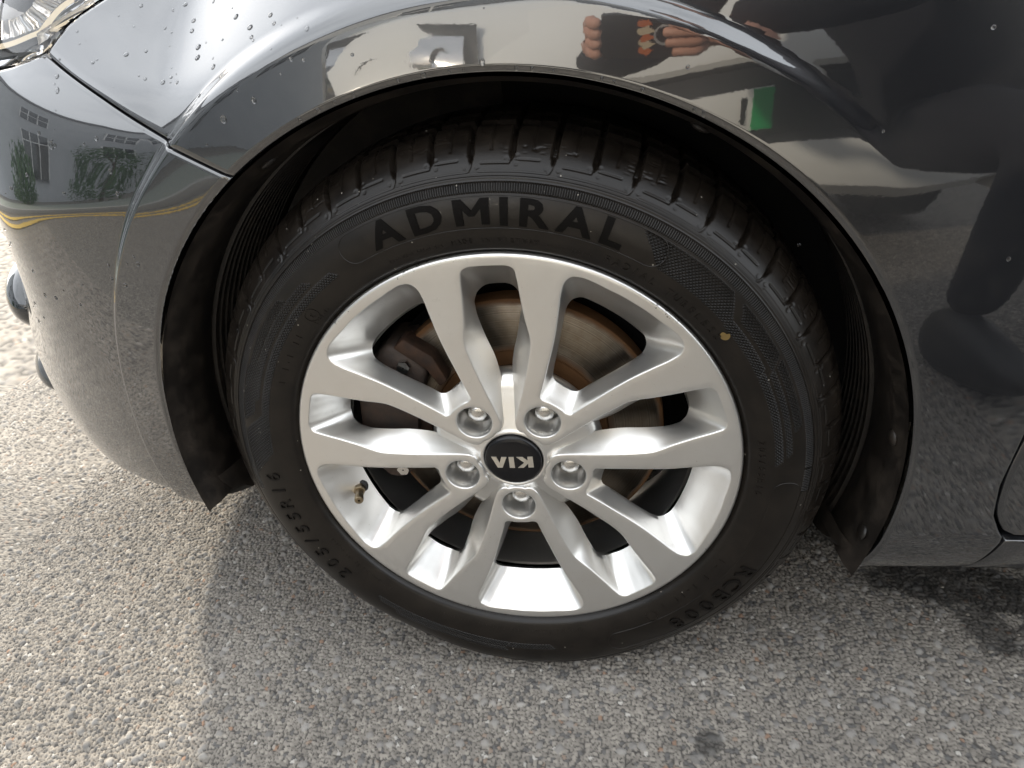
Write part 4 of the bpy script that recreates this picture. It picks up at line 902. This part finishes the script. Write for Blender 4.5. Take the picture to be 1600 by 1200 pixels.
def photographer():
    pr = empty('person', (.85, -.78, 0), 'person in dark clothes bending down to take a photo with a phone', 'person')
    J = [((.80, -1.04, .52), .150), ((.72, -1.04, .72), .150), ((.60, -1.02, .90), .165), ((.51, -.98, 1.03), .110), ((.475, -.955, 1.09), .058), ((.455, -.94, 1.14), .060),
         ((.68, -.90, .97), .075), ((.58, -.72, .78), .058), ((.40, -.655, .745), .046), ((.275, -.615, .735), .031),
         ((.38, -1.08, .97), .075), ((.20, -.96, .74), .056), ((.11, -.80, .70), .043), ((.075, -.672, .690), .030),
         ((.74, -1.00, .48), .110), ((.76, -.64, .50), .070), ((.73, -.74, .12), .048), ((.90, -1.06, .48), .110), ((1.02, -.68, .50), .082), ((1.05, -.82, .12), .058)]
    Bn = [(0, 1), (1, 2), (2, 3), (3, 4), (4, 5), (2, 6), (6, 7), (7, 8), (8, 9), (2, 10), (10, 11), (11, 12), (12, 13), (0, 14), (14, 15), (15, 16), (0, 17), (17, 18), (18, 19)]
    skin_body('clothing', J, Bn, 'cloth_dark', pr)
    # head with face, turned down to the phone
    bm = bmesh.new(); bmesh.ops.create_uvsphere(bm, u_segments=32, v_segments=24, radius=1)
    d = Vector((.13-.44, -.56+.91, .73-1.22)).normalized(); M = Matrix.Translation((.435, -.915, 1.215)) @ d.to_track_quat('-Y', 'Z').to_matrix().to_4x4()
    for v in bm.verts:
        x, y, z = v.co; f = max(0, -y); jaw = max(0, -z); v.co = (x*.076*(1-.28*jaw), y*.094*(1-.1*jaw)-.012*jaw*f, z*.115)
        if f > .75: v.co.y -= .018*math.exp(-((x/.16)**2+((z+.08)/.2)**2))
        if f > .6: v.co.y += .010*sum(math.exp(-(((x-sx*.38)/.16)**2+((z-.12)/.12)**2)) for sx in (-1, 1)); v.co.y -= .005*math.exp(-((x/.3)**2+((z+.42)/.08)**2))
    bmesh.ops.transform(bm, matrix=M, verts=bm.verts); bm_obj('head', bm, 'skin', pr, smooth=True, angle=180)
    bm = bmesh.new(); bmesh.ops.create_uvsphere(bm, u_segments=32, v_segments=20, radius=1); bmesh.ops.delete(bm, geom=[v for v in bm.verts if v.co.y < -.35 and v.co.z < .45 or v.co.z < -.35], context='VERTS')
    for v in bm.verts: v.co = (v.co.x*.084, v.co.y*.102+.006, v.co.z*.122+.006)
    bmesh.ops.transform(bm, matrix=M, verts=bm.verts); bm_obj('hair', bm, 'hair', pr, smooth=True, angle=180)
    for sx in (-1, 1):
        bm = bmesh.new(); bmesh.ops.create_uvsphere(bm, u_segments=12, v_segments=8, radius=1); bmesh.ops.transform(bm, matrix=M @ Matrix.Translation((sx*.077, .008, -.005)) @ Matrix.Diagonal((.010, .018, .03, 1)), verts=bm.verts); bm_obj('ear', bm, 'skin', pr, smooth=True)
    # shoes
    for fx, fy, rz in ((.725, -.665, -.15), (1.06, -.75, .15)):
        bm = bmesh.new(); bmesh.ops.create_uvsphere(bm, u_segments=20, v_segments=14, radius=1)
        for v in bm.verts: v.co = (v.co.x*.050*(1-.15*v.co.y), v.co.y*.145, max(v.co.z*(.075-.035*v.co.y), -.052)+.056)
        bmesh.ops.transform(bm, matrix=Matrix.Translation((fx, fy, 0)) @ Matrix.Rotation(rz, 4, 'Z'), verts=bm.verts); bm_obj('shoe', bm, 'shoe_black', pr, smooth=True, angle=60)
    # hands round the two ends of the phone
    def hand(side):
        e = .074*side if side > 0 else -.069
        ex = .045 if side > 0 else -.030; Jh = [(pc(e+(.050+ex)*side, -.055, -.060), .024), (pc(e+(.030+ex)*side, -.020, -.034), (.024, .017)), (pc(e+(.014+ex*.6)*side, .004, -.016), (.026, .014))]; B2 = [(0, 1), (1, 2)]
        for k, (u0, reach, drop) in enumerate(((.026, .050, .0), (.009, .060, .0), (-.008, .055, .0), (-.024, .042, .0))):
            if side < 0: reach *= .10
            b = len(Jh); Jh += [(pc(e+.012*side, u0, -.004), .0100), (pc(e+.003*side, u0+.002, .0145), .0098), (pc(e-reach*.55*side, u0+.004, .0165), .0092), (pc(e-reach*side, u0+.003, .0140), .0078)]; B2 += [(2, b), (b, b+1), (b+1, b+2), (b+2, b+3)]
        b = len(Jh); Jh += [(pc(e+.010*side, -.026, -.020), .0110), (pc(e-.012*side, -.030, -.0190), .0098), (pc(e-.034*side, -.022, -.0175), .0082)]; B2 += [(1, b), (b, b+1), (b+1, b+2)]
        return skin_body('hand', Jh, B2, 'skin', pr, 1, 2)
    hand(1); hand(-1)
    return pr
photographer()
def phone():
    Rm = Matrix([[RT[k], UP[k], -FW[k]] for k in range(3)]).to_4x4(); M = Matrix.Translation(Vector(PH)) @ Rm
    ph = empty('phone', tuple(PH), 'black cased phone held up by the bending person', 'phone')
    bm = bmesh.new(); box_bm(bm, (0, 0, 0), (.148, .074, .010)); bmesh.ops.bevel(bm, geom=[e for e in bm.edges if abs((e.verts[0].co-e.verts[1].co).z) > .005], offset=.011, segments=6, affect='EDGES'); bmesh.ops.transform(bm, matrix=M, verts=bm.verts); bm_obj('case', bm, 'phone_case', ph, bevel=.0015)
    # sticker: a column of wavy flame strokes, and a grip ring
    for k in range(5):
        pts = []
        for t in np.linspace(0, 2*math.pi, 20, endpoint=False): pts.append(M @ Vector((-.006+(.0085+.002*(k % 2))*math.cos(t)+.003*math.sin(t*2+k), -.024+k*.012+.0065*math.sin(t)+.002*math.cos(3*t+k), -.0056-.0002*k)))
        prism('sticker', pts, tuple(-FW*.0002), 'sticker_orange' if k % 2 == 0 else 'sticker_cream', ph)
    o = lathe('grip_ring', [(.014, .0), (.014, -.002), (.017, -.002), (.017, .0)], 40, 'ring_grey', None); o.data.transform(M @ Matrix.Translation((.020, .004, -.0055)) @ Matrix.Rotation(math.pi/2, 4, 'X')); set_parent(o, ph)
phone()

# yard: road edge, buildings, bush ------------------------------------------------------------------------------------
def flat(nm, x0, x1, y0, y1, z, m, label):
    return tag(mesh(nm, [(x0, y0, z), (x1, y0, z), (x1, y1, z), (x0, y1, z)], [(0, 1, 2, 3)], m), label, None, None, 'structure')
for k, x in enumerate((-3.62, -3.42)): flat('road_marking', x, x+.09, -30, 30, -.004, 'road_yellow', 'yellow line painted along the yard edge')
bm = bmesh.new(); box_bm(bm, (-3.95, 0, .045), (.15, 60, .12)); tag(bm_obj('kerb', bm, 'kerb_stone', None, bevel=.015), 'pale stone kerb along the yard edge', None, None, 'structure')
bm = bmesh.new(); box_bm(bm, (-5.2, 0, .045), (2.3, 60, .11)); tag(bm_obj('pavement', bm, 'pavement_grey', None), 'green-grey pavement behind the kerb', None, None, 'structure')
def building(nm, label, x0, x1, y0, y1, h_, m, wins, axis):
    b = empty(nm, ((x0+x1)/2, (y0+y1)/2, 0), label, 'building'); bm = bmesh.new(); box_bm(bm, ((x0+x1)/2, (y0+y1)/2, h_/2-.05), (x1-x0, y1-y0, h_)); bm_obj('wall', bm, m, b)
    bm = bmesh.new(); box_bm(bm, ((x0+x1)/2, (y0+y1)/2, h_+.05), (x1-x0+.4, y1-y0+.4, .3)); bm_obj('roof', bm, 'grille_black', b)
    for (p, z, w_, hh_) in wins:
        bm = bmesh.new()
        if axis == 'y': box_bm(bm, (p, y1, z), (w_, .10, hh_))
        else: box_bm(bm, (x1, p, z), (.10, w_, hh_))
        wd = bm_obj('window', bm, 'glass_dark', b); bm = bmesh.new()
        for q_ in (-.5, -.17, .17, .5):
            if axis == 'y': box_bm(bm, (p+q_*w_, y1+.06, z), (.06, .06, hh_))
            else: box_bm(bm, (x1+.06, p+q_*w_, z), (.06, .06, hh_))
        if axis == 'y': box_bm(bm, (p, y1+.065, z), (w_, .06, .06))
        else: box_bm(bm, (x1+.065, p, z), (.06, w_, .06))
        bm_obj('frame', bm, 'white_paint', wd)
    return b
building('warehouse', 'long pale grey warehouse with a row of dark windows', -26, 16, -24, -14, 5.6, 'cladding_grey', [(x, 3.6, 2.6, 1.1) for x in range(-23, 16, 4)], 'y')
building('grey_building', 'tall pale grey building with dark gridded windows beyond the pavement', -24, -12, -16, 5, 7.0, 'cladding_grey', [(y, z_, 2.2, 1.5) for y in range(-14, 4, 5) for z_ in (2.2, 4.9)], 'x')
def bush(x, y, h_, label):
    b = empty('bush', (x, y, 0), label, 'bush'); r_ = np.random.default_rng(int(h_*100)); n = 2600
    d = r_.normal(size=(n, 3)); d /= np.linalg.norm(d, axis=1)[:, None]; rad = r_.uniform(.35, 1, n)**.5; c = d*rad[:, None]*np.array([.55*h_, .55*h_, .5*h_])*(1+.25*np.sin(d[:, :1]*7)*np.cos(d[:, 1:2]*5)) + np.array([x, y, h_*.55])
    a = r_.normal(size=(n, 3)); a /= np.linalg.norm(a, axis=1)[:, None]; e = np.cross(a, r_.normal(size=(n, 3))); e /= np.linalg.norm(e, axis=1)[:, None]; sz = r_.uniform(.03, .07, n)[:, None]
    V = np.stack([c-a*sz, c+e*sz*.45, c+a*sz, c-e*sz*.45], 1).reshape(-1, 3); mesh('crown', V, np.arange(4*n).reshape(-1, 4), 'leaf_green', b, False)['kind'] = 'stuff'
    skin_body('trunk', [((x, y, 0), .05), ((x+.05, y, h_*.4), .04), ((x-.2, y+.1, h_*.7), .02), ((x+.25, y-.1, h_*.75), .02)], [(0, 1), (1, 2), (1, 3)], 'bark', b, 0, 1)
bush(-7.5, -5.2, 1.9, 'tall green bush by the pavement'); bush(-6.2, -1.2, 1.2, 'low green bush by the pavement')
